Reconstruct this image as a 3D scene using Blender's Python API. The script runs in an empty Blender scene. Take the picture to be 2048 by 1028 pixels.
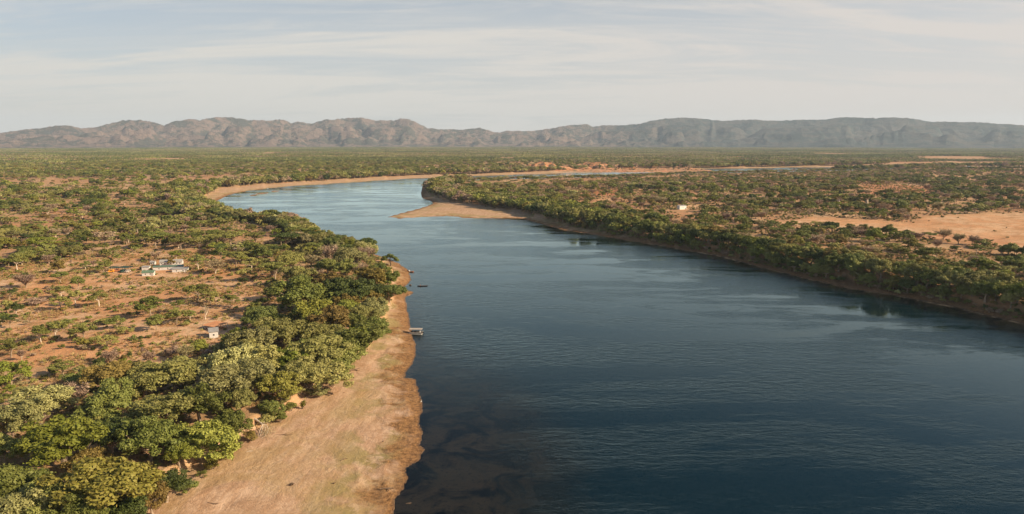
import bpy, math, random
import numpy as np
from mathutils import Vector
S = bpy.context.scene
rng = np.random.default_rng(7)
random.seed(7)

# ---------------------------------------------------------------- camera, sky, sun, exposure
W, HPX, F = 2048.0, 1028.0, 1400.0
CAMZ = 90.0
YH = 284.0
PITCH = math.atan((514.0 - YH) / F)
cam_d = bpy.data.cameras.new('camera'); cam = bpy.data.objects.new('camera', cam_d)
S.collection.objects.link(cam); S.camera = cam
cam_d.sensor_width = 36.0; cam_d.lens = F / W * 36.0
cam_d.clip_start = 0.5; cam_d.clip_end = 60000
cam.location = (0, 0, CAMZ); cam.rotation_euler = (math.pi / 2 - PITCH, 0, 0)

SUN_EL, SUN_AZ = math.radians(27), math.radians(103)     # azimuth clockwise from +Y
sun_vec = Vector((math.sin(SUN_AZ) * math.cos(SUN_EL), math.cos(SUN_AZ) * math.cos(SUN_EL), math.sin(SUN_EL)))
sd_ = bpy.data.lights.new('sun', 'SUN'); sun = bpy.data.objects.new('sun', sd_)
S.collection.objects.link(sun)
sd_.energy = 5.0; sd_.angle = math.radians(0.55); sd_.color = (1.0, 0.82, 0.58)
sun.rotation_euler = (-sun_vec).to_track_quat('-Z', 'Y').to_euler()

S.view_settings.view_transform = 'Standard'; S.view_settings.look = 'None'
S.view_settings.exposure = 0.66; S.view_settings.gamma = 1.0
S.view_settings.use_curve_mapping = False

class NT:
    """small node-tree helper"""
    def __init__(s, tree): s.t = tree; s.n = tree.nodes; s.l = tree.links
    def add(s, kind, **kw):
        nd = s.n.new(kind)
        for k, v in kw.items():
            if k == 'ins':
                for i, val in v.items():
                    if hasattr(val, 'is_output'): s.l.new(val, nd.inputs[i])
                    else: nd.inputs[i].default_value = val
            else: setattr(nd, k, v)
        return nd
    def math(s, op, a, b=0.0, c=0.0, clamp=False):
        return s.add('ShaderNodeMath', operation=op, use_clamp=clamp, ins={0: a, 1: b, 2: c}).outputs[0]
    def noise(s, vec, scale, detail=4.0, rough=0.55, dist=0.0):
        return s.add('ShaderNodeTexNoise', ins={'Vector': vec, 'Scale': scale, 'Detail': detail, 'Roughness': rough, 'Distortion': dist}).outputs[0]
    def mix(s, f, a, b, mode='MIX'):
        nd = s.add('ShaderNodeMix', data_type='RGBA', blend_type=mode, clamp_factor=True)
        for i, val in ((0, f), (6, a), (7, b)):
            if hasattr(val, 'is_output'): s.l.new(val, nd.inputs[i])
            else: nd.inputs[i].default_value = val if i == 0 else (*val[:3], 1)
        return nd.outputs[2]
    def sstep(s, v, lo, hi, a=0.0, b=1.0):
        return s.add('ShaderNodeMapRange', interpolation_type='SMOOTHSTEP', ins={0: v, 1: lo, 2: hi, 3: a, 4: b}).outputs[0]
    def attr(s, name): return s.add('ShaderNodeAttribute', attribute_name=name).outputs['Fac']

world = bpy.data.worlds.new('World'); S.world = world; world.use_nodes = True
n = NT(world.node_tree); n.n.clear()
sky = n.add('ShaderNodeTexSky', sky_type='NISHITA', sun_disc=False, sun_elevation=SUN_EL, sun_rotation=SUN_AZ,
            altitude=500.0, air_density=1.0, dust_density=2.2, ozone_density=1.0)
tc = n.add('ShaderNodeTexCoord')
sep = n.add('ShaderNodeSeparateXYZ', ins={0: tc.outputs['Generated']})
zz = n.math('ADD', n.math('MAXIMUM', sep.outputs[2], 0.0), 0.10)
px_ = n.math('DIVIDE', sep.outputs[0], zz); py_ = n.math('DIVIDE', sep.outputs[1], zz)
cv = n.add('ShaderNodeCombineXYZ', ins={0: n.math('MULTIPLY', n.math('ADD', px_, n.math('MULTIPLY', py_, 0.25)), 0.30), 1: n.math('MULTIPLY', py_, 0.75), 2: 3.1}).outputs[0]
c1 = n.noise(cv, 0.95, 9.0, 0.62, 1.4)
cv2 = n.add('ShaderNodeCombineXYZ', ins={0: n.math('MULTIPLY', n.math('SUBTRACT', px_, n.math('MULTIPLY', py_, 0.2)), 0.25), 1: py_, 2: 9.4}).outputs[0]
c2 = n.noise(cv2, 3.4, 9.0, 0.66, 1.3)
big = n.noise(cv, 0.33, 2.0, 0.5, 0.3)
veil = n.math('ADD', n.math('MULTIPLY', n.sstep(c1, 0.42, 0.62), 0.58), n.math('MULTIPLY', n.sstep(c2, 0.42, 0.70), 0.36))
veil = n.math('ADD', veil, n.sstep(big, 0.40, 0.62, 0.0, 0.30))
lowv = n.sstep(sep.outputs[2], 0.0, 0.12, 0.55, 0.0)          # thicker veil towards the horizon
right = n.sstep(sep.outputs[0], -0.35, 0.6, 0.0, 0.25)
veil = n.math('ADD', n.math('ADD', veil, lowv), right)
veil = n.math('MULTIPLY', veil, n.sstep(sep.outputs[2], 0.17, 0.42, 1.0, 0.06))
veil = n.math('MINIMUM', veil, 0.93)
SKY_K = 0.0675
skyc = n.mix(n.sstep(sep.outputs[2], .12, .35, .60, .0), n.mix(1.0, sky.outputs[0], (0.93, 1.0, 1.04), 'MULTIPLY'), (5.85, 6.0, 6.15))
veilc = n.mix(n.sstep(sep.outputs[0], -0.4, 0.6), (6.95, 6.65, 6.1), (6.9, 6.35, 5.9))
col = n.mix(veil, skyc, veilc)
bg = n.add('ShaderNodeBackground', ins={'Color': col, 'Strength': SKY_K})
out = n.add('ShaderNodeOutputWorld', ins={0: bg.outputs[0]})

# ---------------------------------------------------------------- pixel -> ground maths
CP, SP = math.cos(PITCH), math.sin(PITCH)
def ray(px, py):
    u, v = (px - 1024) / F, (py - 514) / F
    return np.array([u, CP - v * SP, -SP - v * CP])
def at(px, py, z=0.0):
    d = ray(px, py); t = (z - CAMZ) / d[2]
    return d[0] * t, d[1] * t
def pix(x, y, z):
    """world -> photo pixel (numpy)"""
    f_ = y * CP - (z - CAMZ) * SP; u_ = y * SP + (z - CAMZ) * CP
    return 1024 + F * x / f_, 514 - F * u_ / f_
def ground_poly(pts, z): return np.array([at(a, b, z) for a, b in pts])

def hsh(ix, iy, s):
    h = (ix.astype(np.int64) * 374761393 + iy.astype(np.int64) * 668265263 + s * 974711) & 0xffffffff
    h = ((h ^ (h >> 13)) * 1274126177) & 0xffffffff
    return ((h ^ (h >> 16)) & 0xffffff) / float(0xffffff)
def vnoise(x, y, s=0):
    xi = np.floor(x); yi = np.floor(y); fx = x - xi; fy = y - yi
    fx = fx * fx * fx * (fx * (fx * 6 - 15) + 10); fy = fy * fy * fy * (fy * (fy * 6 - 15) + 10)
    a = hsh(xi, yi, s); b = hsh(xi + 1, yi, s); c = hsh(xi, yi + 1, s); d = hsh(xi + 1, yi + 1, s)
    return (a + (b - a) * fx) * (1 - fy) + (c + (d - c) * fx) * fy
def fbm(x, y, o=4, s=0, g=0.5):
    r = 0; a = 1; t = 0
    ca, sa = math.cos(.6), math.sin(.6)
    for i in range(o):
        r = r + a * vnoise(x, y, s + i * 17); t += a; a *= g
        x, y = (x * ca - y * sa) * 2.03 + 11.3, (x * sa + y * ca) * 2.03 + 5.7
    return r / t
def ridged(x, y, o=4, s=0):
    r = 0; a = 1; t = 0
    ca, sa = math.cos(.5), math.sin(.5)
    for i in range(o):
        r = r + a * (1 - np.abs(2 * vnoise(x, y, s + i * 13) - 1)); t += a; a *= 0.5
        x, y = (x * ca - y * sa) * 2.07 + 3.1, (x * sa + y * ca) * 2.07 + 7.9
    return r / t
def sst(v, a, b):
    t = np.clip((v - a) / (b - a), 0, 1); return t * t * (3 - 2 * t)

def sdist(P, poly):
    """signed distance, positive OUTSIDE the polygon"""
    res = np.empty(len(P))
    A = poly; B = np.roll(poly, -1, 0); D = B - A; L2 = (D ** 2).sum(1) + 1e-9
    for k in range(0, len(P), 20000):
        p = P[k:k + 20000]
        ax = p[:, None, 0] - A[None, :, 0]; ay = p[:, None, 1] - A[None, :, 1]
        t = np.clip((ax * D[:, 0] + ay * D[:, 1]) / L2, 0, 1)
        d2 = (ax - t * D[:, 0]) ** 2 + (ay - t * D[:, 1]) ** 2
        d = np.sqrt(d2.min(1))
        yb = (A[:, 1][None] > p[:, 1:2]) != (B[:, 1][None] > p[:, 1:2])
        xi = A[:, 0] + (p[:, 1:2] - A[:, 1]) * D[:, 0] / np.where(np.abs(D[:, 1]) < 1e-9, 1e-9, D[:, 1])
        ins = (yb & (p[:, 0:1] < xi)).sum(1) % 2 == 1
        res[k:k + 20000] = np.where(ins, -d, d)
    return res

# river outline (photo pixels on the water plane), left bank upstream, far bank, back along the right bank
LEFT = [(765,1100),(795,1028),(794,993),(815,977),(813,961),(810,936),(843,920),(845,899),(837,891),(840,859),(842,805),(838,776),
        (832,760),(808,756),(818,735),(829,713),(829,692),(823,666),(819,637),(811,608),(809,594),(826,586),(805,576),(822,561),(820,552),
        (815,540),(797,527),(772,516),(735,505),(690,498),(660,490),(640,472),(610,452),(560,441),(500,437),(460,429),(436,414),(428,405),
        (455,391),(478,385),(533,378),(567,374),(700,366),(768,361),(843,357),(905,355),(967,352),(1000,351),(1130,347),(1230,343.5),
        (1348,339),(1500,336.5),(1690,335),(1900,333.4),(2400,330)]
RIGHT = [(2400,330.2),(1900,333.7),(1690,340.5),(1350,347),(1212,352),(1130,354.5),(967,359),(905,361),(862,366),(846,374),(841,386),(845,396),
         (864,403),(867,408),(837,417),(772,434),(796,437.5),(837,436),(895,432),(939,437.5),(994,437.5),(1042,437),(1076,446),(1131,461),
         (1195,470),(1260,482),(1315,490),(1360,498),(1448,514),(1509,531),(1584,550),(1686,574),(1788,591),(1857,604),(1925,618),(2048,648.5),(2250,705)]
river = np.vstack([ground_poly(LEFT, 0), ground_poly(RIGHT, 0), [(230, 120), (260, -300), (-60, -300), (-50, 60)]])
LEFT_O = [(180,1150),(290,1040),(303,1006),(361,987),(383,936),(402,940),(441,904),(466,876),(500,868),(553,840),(591,824),(620,782),(668,756),(684,728),(732,700),
          (774,643),(776,625),(794,602),(791,575),(794,549),(759,523),(730,511),(690,504),(652,496),(628,476),(600,456),(555,446),(500,442),
          (455,435),(425,420),(392,407),(407,393),(427,386),(432,379),(478,374.5),(533,369.5),(615,364.5),(700,359.5),(768,355.2),(843,351.8),(919,349.6),
          (1007,347.6),(1060,345),(1127,342.6),(1178,340.5),(1247,338.8),(1400,336),(1553,333.6),(1690,331.6),(1792,328.5),(1929,327),(2048,326),(2400,324)]
RIGHT_O = [(2400,332),(1900,335.2),(1690,342),(1350,350),(1212,356),(1130,358.5),(967,361),(905,364),(870,370),(856,378),(856,388),(880,400),
           (912,405),(953,412),(990,419),(1038,424),(1062,430),(1103,442),(1144,452),(1213,462),(1281,475),(1315,481),(1360,489),(1448,506),
           (1567,533),(1686,559),(1788,577),(1857,592),(1925,607),(2048,634),(2250,690)]
banks = np.vstack([ground_poly(LEFT_O, 1.5), ground_poly(RIGHT_O, 1.5), [(246, 115), (280, -320), (-120, -320), (-118, 60)]])
bar = ground_poly([(497,391.5),(520,385.5),(545,382),(566,381),(548,384.5),(522,388.5),(505,392.5)], 0)
clear_l = ground_poly([(-120,560),(0,540),(110,525),(210,505),(420,497),(560,560),(545,640),(480,690),(410,705),(230,735),(120,728),(0,745),(-150,760)], 5)
field_r = ground_poly([(1553,449),(1628,437),(1703,440),(1833,449),(1843,436),(2048,429),(2300,425),(2300,520),(2048,499),(1963,490),(1826,476),(1690,466),(1601,455)], 5)
open_r = ground_poly([(1717,372),(1790,366),(1862,372),(1870,388),(1800,392),(1725,388)], 5)
patch1 = ground_poly([(1172,384),(1200,378),(1235,380),(1240,390),(1190,393)], 5)
patch2 = ground_poly([(1175,406),(1200,399),(1253,398),(1262,405),(1225,409)], 5)
patch3 = ground_poly([(1362,421),(1375,411),(1440,412),(1445,418),(1405,423)], 5)
patch4 = ground_poly([(1905,338),(1960,331),(2060,329),(2300,328),(2300,337),(2048,338)], 5)
# red-earth bluffs beyond the far bank
bl = []
for (bx_, by_, wx, wy, hh) in ((1088,339,46,34,21),(1060,341,30,20,11),(1122,340.5,34,22,12),(1188,337.5,52,34,21),(1165,338.5,28,20,12),(1232,336.5,40,24,12),(1295,335,45,24,6)):
    x0, y0 = at(bx_, by_, 4); bl.append((x0, y0 + wy * 1.6, wx * y0 / F, wy * 2.2, hh))

def terrain(P):
    x, y = P[:, 0], P[:, 1]; r = np.hypot(x, y)
    s1 = sdist(P, river); s2 = sdist(P, banks); s3 = sdist(P, bar)
    near_l = (1 - sst(r, 450, 700)) * (x < 40)
    wob = (fbm(x / 9, y / 9, 3, 5) - .5) * 6.5 + (fbm(x / 3.1, y / 3.1, 2, 8) - .5) * 1.2
    wob2 = (fbm(x / 14, y / 14, 4, 15) - .5)
    sd = s1 + wob * (0.38 + 0.5 * near_l * (1 - sst(s1, 18, 30)) * sst(-y, -330, -180)) * np.clip(r / 400, .7, 2.0)
    sd = np.where(s3 < 12 * np.clip(r / 400, 1, 3), np.maximum(sd, -s3 * 1.0 + 0), sd)
    so = s2 + wob2 * np.clip(r / 300, 1, 2.4) * 7
    so = np.minimum(so, sd - 2.0)
    t = np.clip(sd / np.maximum(sd - so, .5), 0, 1)
    rid = ridged(x / 7 + y / 40, y / 16, 3, 91)
    hbx = .5 * (rid - .55) * sst(sd, 0.5, 4) * (1 - sst(sd, 9, 22)) * near_l * (x > -60)
    sandbar = (s3 < 3)
    hb = 0.04 + 2.3 * t ** 0.85 + 0.16 * (fbm(x / 5, y / 5, 4, 22) - .5) * sst(sd, 0, 6) + hbx
    wl = np.where(r < 700, 3.2, 6.0)
    scarp = sst(so + (fbm(x / 4, y / 4, 3, 31) - .5) * 3.5, 0.0, wl)
    rightb = sst(x, 20, 120) * (1 - sst(y, 900, 1300)) * (x > 0)
    hi = 2.4 + scarp * (2.7 + 1.5 * rightb + .8 * (fbm(x / 40, y / 40, 2, 3) - .5)) + (fbm(x / 60, y / 60, 4, 40) - .5) * 2.0 * sst(so, 5, 60) + (fbm(x / 8, y / 8, 3, 44) - .5) * .5 * sst(so, 3, 20)
    hi = hi + (fbm(x / 700, y / 700, 3, 50) - .5) * 14 * sst(r, 2600, 5000) * sst(so, 60, 500)
    h = np.where(so > 0, hi, hb)
    h = np.where(sandbar & (s1 < -10), 0.35 - np.clip(s3, -8, 3) * .06, h)
    shelf = (1 - sst(r, 190, 330)) * (1 - sst(x + 40 * (fbm(x / 25, y / 25, 3, 66) - .5), 0, 90)) * (x > -60)
    dep = np.where(-sd < 6, -sd * 0.16, 0.96 + (-sd - 6) * np.where(r < 300, 0.055, 0.12))
    dep = dep * (1 - .86 * shelf * (1 - sst(-sd, 15, 75))) + (fbm(x / 9, y / 9, 4, 61) - .5) * np.clip(-sd / 6, 0, 1) * .8 * (1 - sst(r, 300, 500))
    h = np.where((sd < 0), -np.clip(dep, 0.02, 4.5), h)
    return h, sd, so
def hz(x, y):
    return float(terrain(np.array([[x, y]], dtype=float))[0][0])

# ---------------------------------------------------------------- object helpers
def link(o): S.collection.objects.link(o); return o
def tag(o, label=None, cat=None, group=None, kind=None):
    if label: o['label'] = label
    if cat: o['category'] = cat
    if group: o['group'] = group
    if kind: o['kind'] = kind
    return o
def mesh_np(name, V, Fq, mats, midx=None, smooth=False):
    me = bpy.data.meshes.new(name)
    V = np.asarray(V, dtype=np.float32); Fq = np.asarray(Fq, dtype=np.int32); k = Fq.shape[1]
    me.vertices.add(len(V)); me.vertices.foreach_set('co', V.ravel())
    me.loops.add(Fq.size); me.loops.foreach_set('vertex_index', Fq.ravel())
    me.polygons.add(len(Fq)); me.polygons.foreach_set('loop_start', np.arange(0, Fq.size, k, dtype=np.int32))
    me.polygons.foreach_set('loop_total', np.full(len(Fq), k, dtype=np.int32))
    for m in mats: me.materials.append(m)
    if midx is not None: me.polygons.foreach_set('material_index', np.asarray(midx, dtype=np.int32))
    me.polygons.foreach_set('use_smooth', np.full(len(Fq), smooth))
    me.update(); return me
def fattr(me, name, vals):
    a = me.attributes.new(name, 'FLOAT', 'POINT'); a.data.foreach_set('value', np.asarray(vals, dtype=np.float32))
def empty(name, loc, rz=0.0, sc=None):
    o = bpy.data.objects.new(name, None); o.location = loc; o.rotation_euler = (0, 0, rz); o.empty_display_size = .5
    if sc: o.scale = sc
    return link(o)

def mat_new(name):
    m = bpy.data.materials.new(name); m.use_nodes = True; t = NT(m.node_tree); t.n.clear(); return m, t
def principled(t, color, rough=0.8, normal=None, spec=0.3, **kw):
    ins = {'Base Color': color if hasattr(color, 'is_output') else (*color, 1), 'Roughness': rough, 'Specular IOR Level': spec}
    if normal is not None: ins['Normal'] = normal
    ins.update(kw)
    p = t.add('ShaderNodeBsdfPrincipled', ins=ins)
    return p.outputs[0]
def plain(name, c, rough=0.6, var=0.12, scale=3.0, metallic=0.0):
    m, t = mat_new(name); tc = t.add('ShaderNodeTexCoord').outputs['Object']
    nz = t.noise(tc, scale, 5, .6)
    d = tuple(v * (1 - var * 2) for v in c); e = tuple(min(1, v * (1 + var)) for v in c)
    cc = t.mix(t.sstep(nz, .3, .7), d, e)
    t.add('ShaderNodeOutputMaterial', ins={0: principled(t, cc, rough, Metallic=metallic)})
    return m

# ---------------------------------------------------------------- ground
def ground_material():
    m, t = mat_new('bushveld_earth')
    geo = t.add('ShaderNodeNewGeometry'); P = geo.outputs['Position']
    sh, inl, opn, red = t.attr('shore'), t.attr('inland'), t.attr('open'), t.attr('red')
    nb = t.noise(P, 0.02, 5, .6, .4); nm = t.noise(P, 0.11, 6, .62, .5); nf = t.noise(P, .8, 6, .68); ng = t.noise(P, 3.2, 4, .65)
    streak = t.noise(t.add('ShaderNodeMapping', ins={0: P, 2: (0, 0, math.radians(12)), 3: (.42, .075, 1)}).outputs[0], 1.0, 6, .65, .6)
    # dry inland soil
    soil = t.mix(t.sstep(nb, .38, .62), (.58, .280, .130), (.64, .400, .235))
    soil = t.mix(t.math('MULTIPLY', t.sstep(nm, .46, .66), .75), soil, (.50, .185, .070))
    grass = t.mix(nf, (.40, .27, .12), (.24, .19, .08))
    soil = t.mix(t.math('MULTIPLY', t.sstep(t.math('ADD', nf, t.math('MULTIPLY', nm, .6)), .74, .98), .75), soil, grass)
    soil = t.mix(t.math('MULTIPLY', red, .85), soil, t.mix(nf, (.50, .19, .075), (.36, .12, .05)))
    litter = t.mix(nf, (.27, .18, .085), (.46, .285, .155))
    soil = t.mix(t.math('MULTIPLY', t.math('SUBTRACT', 1.0, opn), t.sstep(nm, .3, .62, .15, .75)), soil, litter)
    scrub = t.mix(t.math('MULTIPLY', opn, t.sstep(ng, .58, .66)), soil, (.16, .12, .05))
    # beach
    sand = t.mix(t.sstep(streak, .32, .68), (.44, .262, .150), (.58, .385, .250))
    sand = t.mix(t.sstep(t.math('ADD', t.math('MULTIPLY', nf, .5), t.math('MULTIPLY', nm, .5)), .42, .60, 0.0, .65), sand, (.36, .205, .110))
    sand = t.mix(t.sstep(ng, .62, .74, 0.0, .35), sand, (.30, .18, .09))
    alg = t.math('MULTIPLY', t.math('MULTIPLY', t.sstep(t.noise(P, .06, 4, .6, .4), .43, .57), t.sstep(sh, 34, 12)), t.sstep(sh, 2.0, 7.0))
    sand = t.mix(t.math('MULTIPLY', alg, .75), sand, (.25, .205, .070))
    pale = t.math('MULTIPLY', t.sstep(t.noise(P, .13, 5, .65, 1.2), .50, .60), t.sstep(sh, 22, 8))
    sand = t.mix(t.math('MULTIPLY', pale, .6), sand, (.62, .42, .29))
    wet = t.math('MULTIPLY', t.sstep(t.math('ADD', sh, t.math('MULTIPLY', t.math('SUBTRACT', nm, .5), 40.0)), 13.0, 2.0), .95)
    sand = t.mix(t.math('MULTIPLY', t.sstep(t.noise(P, .035, 5, .65, .8), .45, .62), .40), sand, (.34, .235, .085))
    sand = t.mix(wet, sand, t.mix(t.sstep(nf, .35, .65), (.12, .055, .020), (.33, .17, .065)))
    damp = t.sstep(sh, 1.1, .1)
    sand = t.mix(t.math('MULTIPLY', damp, .7), sand, (.11, .06, .03))
    mud_shade = t.math('MULTIPLY', t.math('MULTIPLY', t.sstep(t.add('ShaderNodeSeparateXYZ', ins={0: P}).outputs[0], 30, 130), t.sstep(t.add('ShaderNodeSeparateXYZ', ins={0: P}).outputs[1], 980, 560)), t.sstep(nb, .35, .6, .98, .45))  # right beach: brown mud with the bank's shade painted in, thinner in patches
    mud_shade = t.math('MULTIPLY', mud_shade, t.sstep(t.math('ADD', sh, t.math('MULTIPLY', nm, 4.0)), 2.5, 6.5, .35, 1.0))  # weaker at the waterline, leaving a painted sunlit edge
    sand = t.mix(mud_shade, sand, t.mix(nf, (.11, .055, .024), (.22, .12, .055)))
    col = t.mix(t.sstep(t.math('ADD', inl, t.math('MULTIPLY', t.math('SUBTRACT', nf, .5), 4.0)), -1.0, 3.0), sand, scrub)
    # river bed
    bed = t.mix(t.sstep(t.noise(P, .075, 5, .62, 1.0), .40, .58), (.050, .034, .020), (.62, .38, .20))
    bed = t.mix(t.sstep(nf, .5, .7, 0.0, .6), bed, (.05, .03, .015))
    col = t.mix(t.sstep(sh, .1, -.5), col, bed)
    hgt = t.math('ADD', t.math('MULTIPLY', nf, .55), t.math('MULTIPLY', ng, .16))
    hgt = t.math('ADD', hgt, t.math('ADD', t.math('MULTIPLY', streak, .30), t.math('MULTIPLY', nm, 1.6)))
    bmp = t.add('ShaderNodeBump', ins={'Strength': .75, 'Distance': .7, 'Height': hgt})
    rg = t.math('SUBTRACT', .95, t.math('MULTIPLY', damp, .35))
    t.add('ShaderNodeOutputMaterial', ins={0: principled(t, col, rg, bmp.outputs[0], spec=.15)})
    return m
NA, NR = 820, 430
th = np.radians(np.linspace(-50, 50, NA)); tt = np.linspace(90 / 80., 90 / 16500., NR) ** 1.0
rr = 90 / tt
TH, RR = np.meshgrid(th, rr)
GP = np.stack([np.sin(TH).ravel() * RR.ravel(), np.cos(TH).ravel() * RR.ravel()], 1)
gh, gs, go = terrain(GP)
idx = np.arange(NA * NR).reshape(NR, NA)
quads = np.stack([idx[:-1, :-1], idx[:-1, 1:], idx[1:, 1:], idx[1:, :-1]], -1).reshape(-1, 4)
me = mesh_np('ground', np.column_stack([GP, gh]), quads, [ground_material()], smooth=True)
def openness(P, so):
    x, y = P[:, 0], P[:, 1]; r = np.hypot(x, y)
    o = 1 - sst(sdist(P, clear_l), -14, 10)
    o = np.maximum(o, 1 - sst(sdist(P, field_r), -6, 8))
    for pl in (open_r, patch1, patch2, patch3, patch4): o = np.maximum(o, 1 - sst(sdist(P, pl), -10, 15))
    return np.maximum(o, sst(-so, -1, 2))
near = (GP[:, 1] < 3500)
opn = np.zeros(len(GP)); opn[near] = openness(GP[near], go[near])
red = np.zeros(len(GP))
for (bx, by, sx, sy, hh) in bl: red = np.maximum(red, np.exp(-((GP[:, 0] - bx) / (sx * 1.4)) ** 2 - ((GP[:, 1] - by) / (sy * 1.5)) ** 2))
red = np.maximum(red, .8 * sst(fbm(GP[:, 0] / 130, GP[:, 1] / 130, 4, 90), .56, .68) * sst(np.hypot(GP[:, 0], GP[:, 1]), 500, 800))
red = np.maximum(red, 1 - sst(sdist(GP, patch1), -5, 20))
red = np.maximum(red, .75 * sst(GP[:, 0], 60, 200) * sst(GP[:, 1], 420, 560) * sst(fbm(GP[:, 0] / 80, GP[:, 1] / 80, 3, 95), .36, .52) * (1 - sst(-sdist(GP, field_r), -10, 6)))
red = np.where(go < 2, 0, red)
for nm_, v in (('shore', gs), ('inland', go), ('open', opn), ('red', red)): fattr(me, nm_, np.clip(v, -60, 60))
ground = link(bpy.data.objects.new('ground', me)); tag(ground, kind='structure')

# ---------------------------------------------------------------- river water
def water_material():
    m, t = mat_new('river_water')
    geo = t.add('ShaderNodeNewGeometry'); P = geo.outputs['Position']; dp = t.attr('depth')
    mp = lambda sx, sy, rz=0: t.add('ShaderNodeMapping', ins={0: P, 2: (0, 0, math.radians(rz)), 3: (sx, sy, 1)}).outputs[0]
    slick = t.noise(mp(.0065, .021, 14), 1.0, 6, .58, 1.1)
    sl2 = t.noise(mp(.004, .03, -12), 1.0, 5, .6, .8)
    rip = t.add('ShaderNodeMix', data_type='FLOAT')
    w1 = t.noise(mp(.55, 1.5, 8), 1.0, 3, .6, .3); w2 = t.noise(mp(.16, .42, -10), 1.0, 4, .6, .4); w3 = t.noise(mp(1.6, 3.4, 20), 1.0, 2, .5)
    hgt = t.math('ADD', t.math('ADD', t.math('MULTIPLY', w1, .16), t.math('MULTIPLY', w2, .55)), t.math('MULTIPLY', w3, .05))
    calm = t.sstep(t.math('ADD', t.math('MULTIPLY', slick, .50), t.math('ADD', t.math('MULTIPLY', sl2, .27), t.math('MULTIPLY', t.noise(mp(.02, .06, 5), 1.0, 5, .65, 1.4), .23))), .44, .545)
    amp = t.math('MULTIPLY_ADD', calm, .75, .05)
    shal = t.sstep(dp, 1.6, .1)
    amp = t.math('MULTIPLY', amp, t.math('SUBTRACT', 1.0, t.math('MULTIPLY', shal, .8)))
    bmp = t.add('ShaderNodeBump', ins={'Strength': amp, 'Distance': .80, 'Height': hgt}).outputs[0]
    rough = t.math('MULTIPLY_ADD', calm, .17, .04)
    gl = t.add('ShaderNodeBsdfGlossy', ins={'Color': (.80, .98, 1.0, 1), 'Roughness': rough, 'Normal': bmp}).outputs[0]
    body_c = t.mix(t.sstep(dp, .4, 2.6), (.010, .014, .012), (.002, .0125, .0185))
    body = t.add('ShaderNodeBsdfDiffuse', ins={0: body_c}).outputs[0]
    tr = t.add('ShaderNodeBsdfTransparent', ins={0: (.80, .74, .62, 1)}).outputs[0]
    tf = t.math('POWER', 2.718, t.math('MULTIPLY', t.math('MAXIMUM', dp, 0.0), -.62))
    inner = t.add('ShaderNodeMixShader', ins={0: t.math('MULTIPLY', tf, .9), 1: body, 2: tr}).outputs[0]
    fr = t.add('ShaderNodeFresnel', ins={'IOR': 1.33, 'Normal': bmp}).outputs[0]
    fr = t.math('MULTIPLY', t.math('POWER', fr, 1.38), 1.75, clamp=True)
    o = t.add('ShaderNodeMixShader', ins={0: fr, 1: inner, 2: gl})
    t.add('ShaderNodeOutputMaterial', ins={0: o.outputs[0]})
    return m
qs = gs[quads].min(1) < 1.0
wq = quads[qs]
used, inv = np.unique(wq, return_inverse=True)
wm = mesh_np('river', np.column_stack([GP[used], np.zeros(len(used))]), inv.reshape(-1, 4), [water_material()], smooth=True)
fattr(wm, 'depth', np.clip(-gh[used], -.5, 6))
tag(link(bpy.data.objects.new('river', wm)), kind='structure')

# ---------------------------------------------------------------- mountains
SIL = [(-700,262),(-400,258),(-200,268),(0,265),(60,258),(116,250),(130,249.5),(143,251),(161,256),(181,254.6),(205,249.5),(246,240),(277,238.6),(301,241.7),(328,250.6),
 (342,243.4),(379,238.3),(400,239.6),(417,236),(434,233.5),(461,234),(478,235.5),(495,239),(533,240),(560,238),(574,240),(581,245),(595,242),(622,247),(649,238),
 (670,238),(700,234.5),(724,234.5),(751,240),(789,240),(802,236),(816,236.5),(837,246),(854,254.7),(878,258),(905,258),(919,259),(939,256),(960,255),(984,262.5),
 (1001,265),(1014,261.5),(1062,261.5),(1096,257),(1110,254.7),(1141,249.5),(1175,248),(1185,253),(1206,250),(1247,249.5),(1281,247),(1301,241),(1332,236),(1363,234.5),
 (1399,236),(1444,241),(1502,238.6),(1550,241),(1604,239),(1649,238.6),(1683,233.5),(1758,236),(1792,234),(1820,236),(1861,242.7),(1946,243.4),(1984,246),(2048,249.5),
 (2200,252),(2500,246),(2800,255)]
sa, se = [], []
for a, b in SIL:
    d = ray(a, b); sa.append(math.atan2(d[0], d[1])); se.append(d[2] / math.hypot(d[0], d[1]))
MA, MR = 1100, 150
mt = np.radians(np.linspace(-49.5, 49.5, MA)); mr = np.linspace(11200, 16200, MR)
MT, MRR = np.meshgrid(mt, mr)
el = np.interp(MT, sa, se)
mx, my = np.sin(MT) * MRR, np.cos(MT) * MRR
rightp = sst(MT, .10, .26)                                     # the smoother plateau on the right
mh = np.full(MT.shape, -8.0)
warp = (fbm(mx / 1100, my / 1100, 3, 21) - .5) * 1500
dgx = mx + .55 * my
rg = ridged((dgx + warp) / 900, (my - warp * .6) / 1500, 5, 33)
rg2 = ridged((mx - .45 * my - warp) / 360, (my + warp) / 800, 4, 51)
rg3 = fbm(mx / 110, my / 150, 4, 71)
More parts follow.
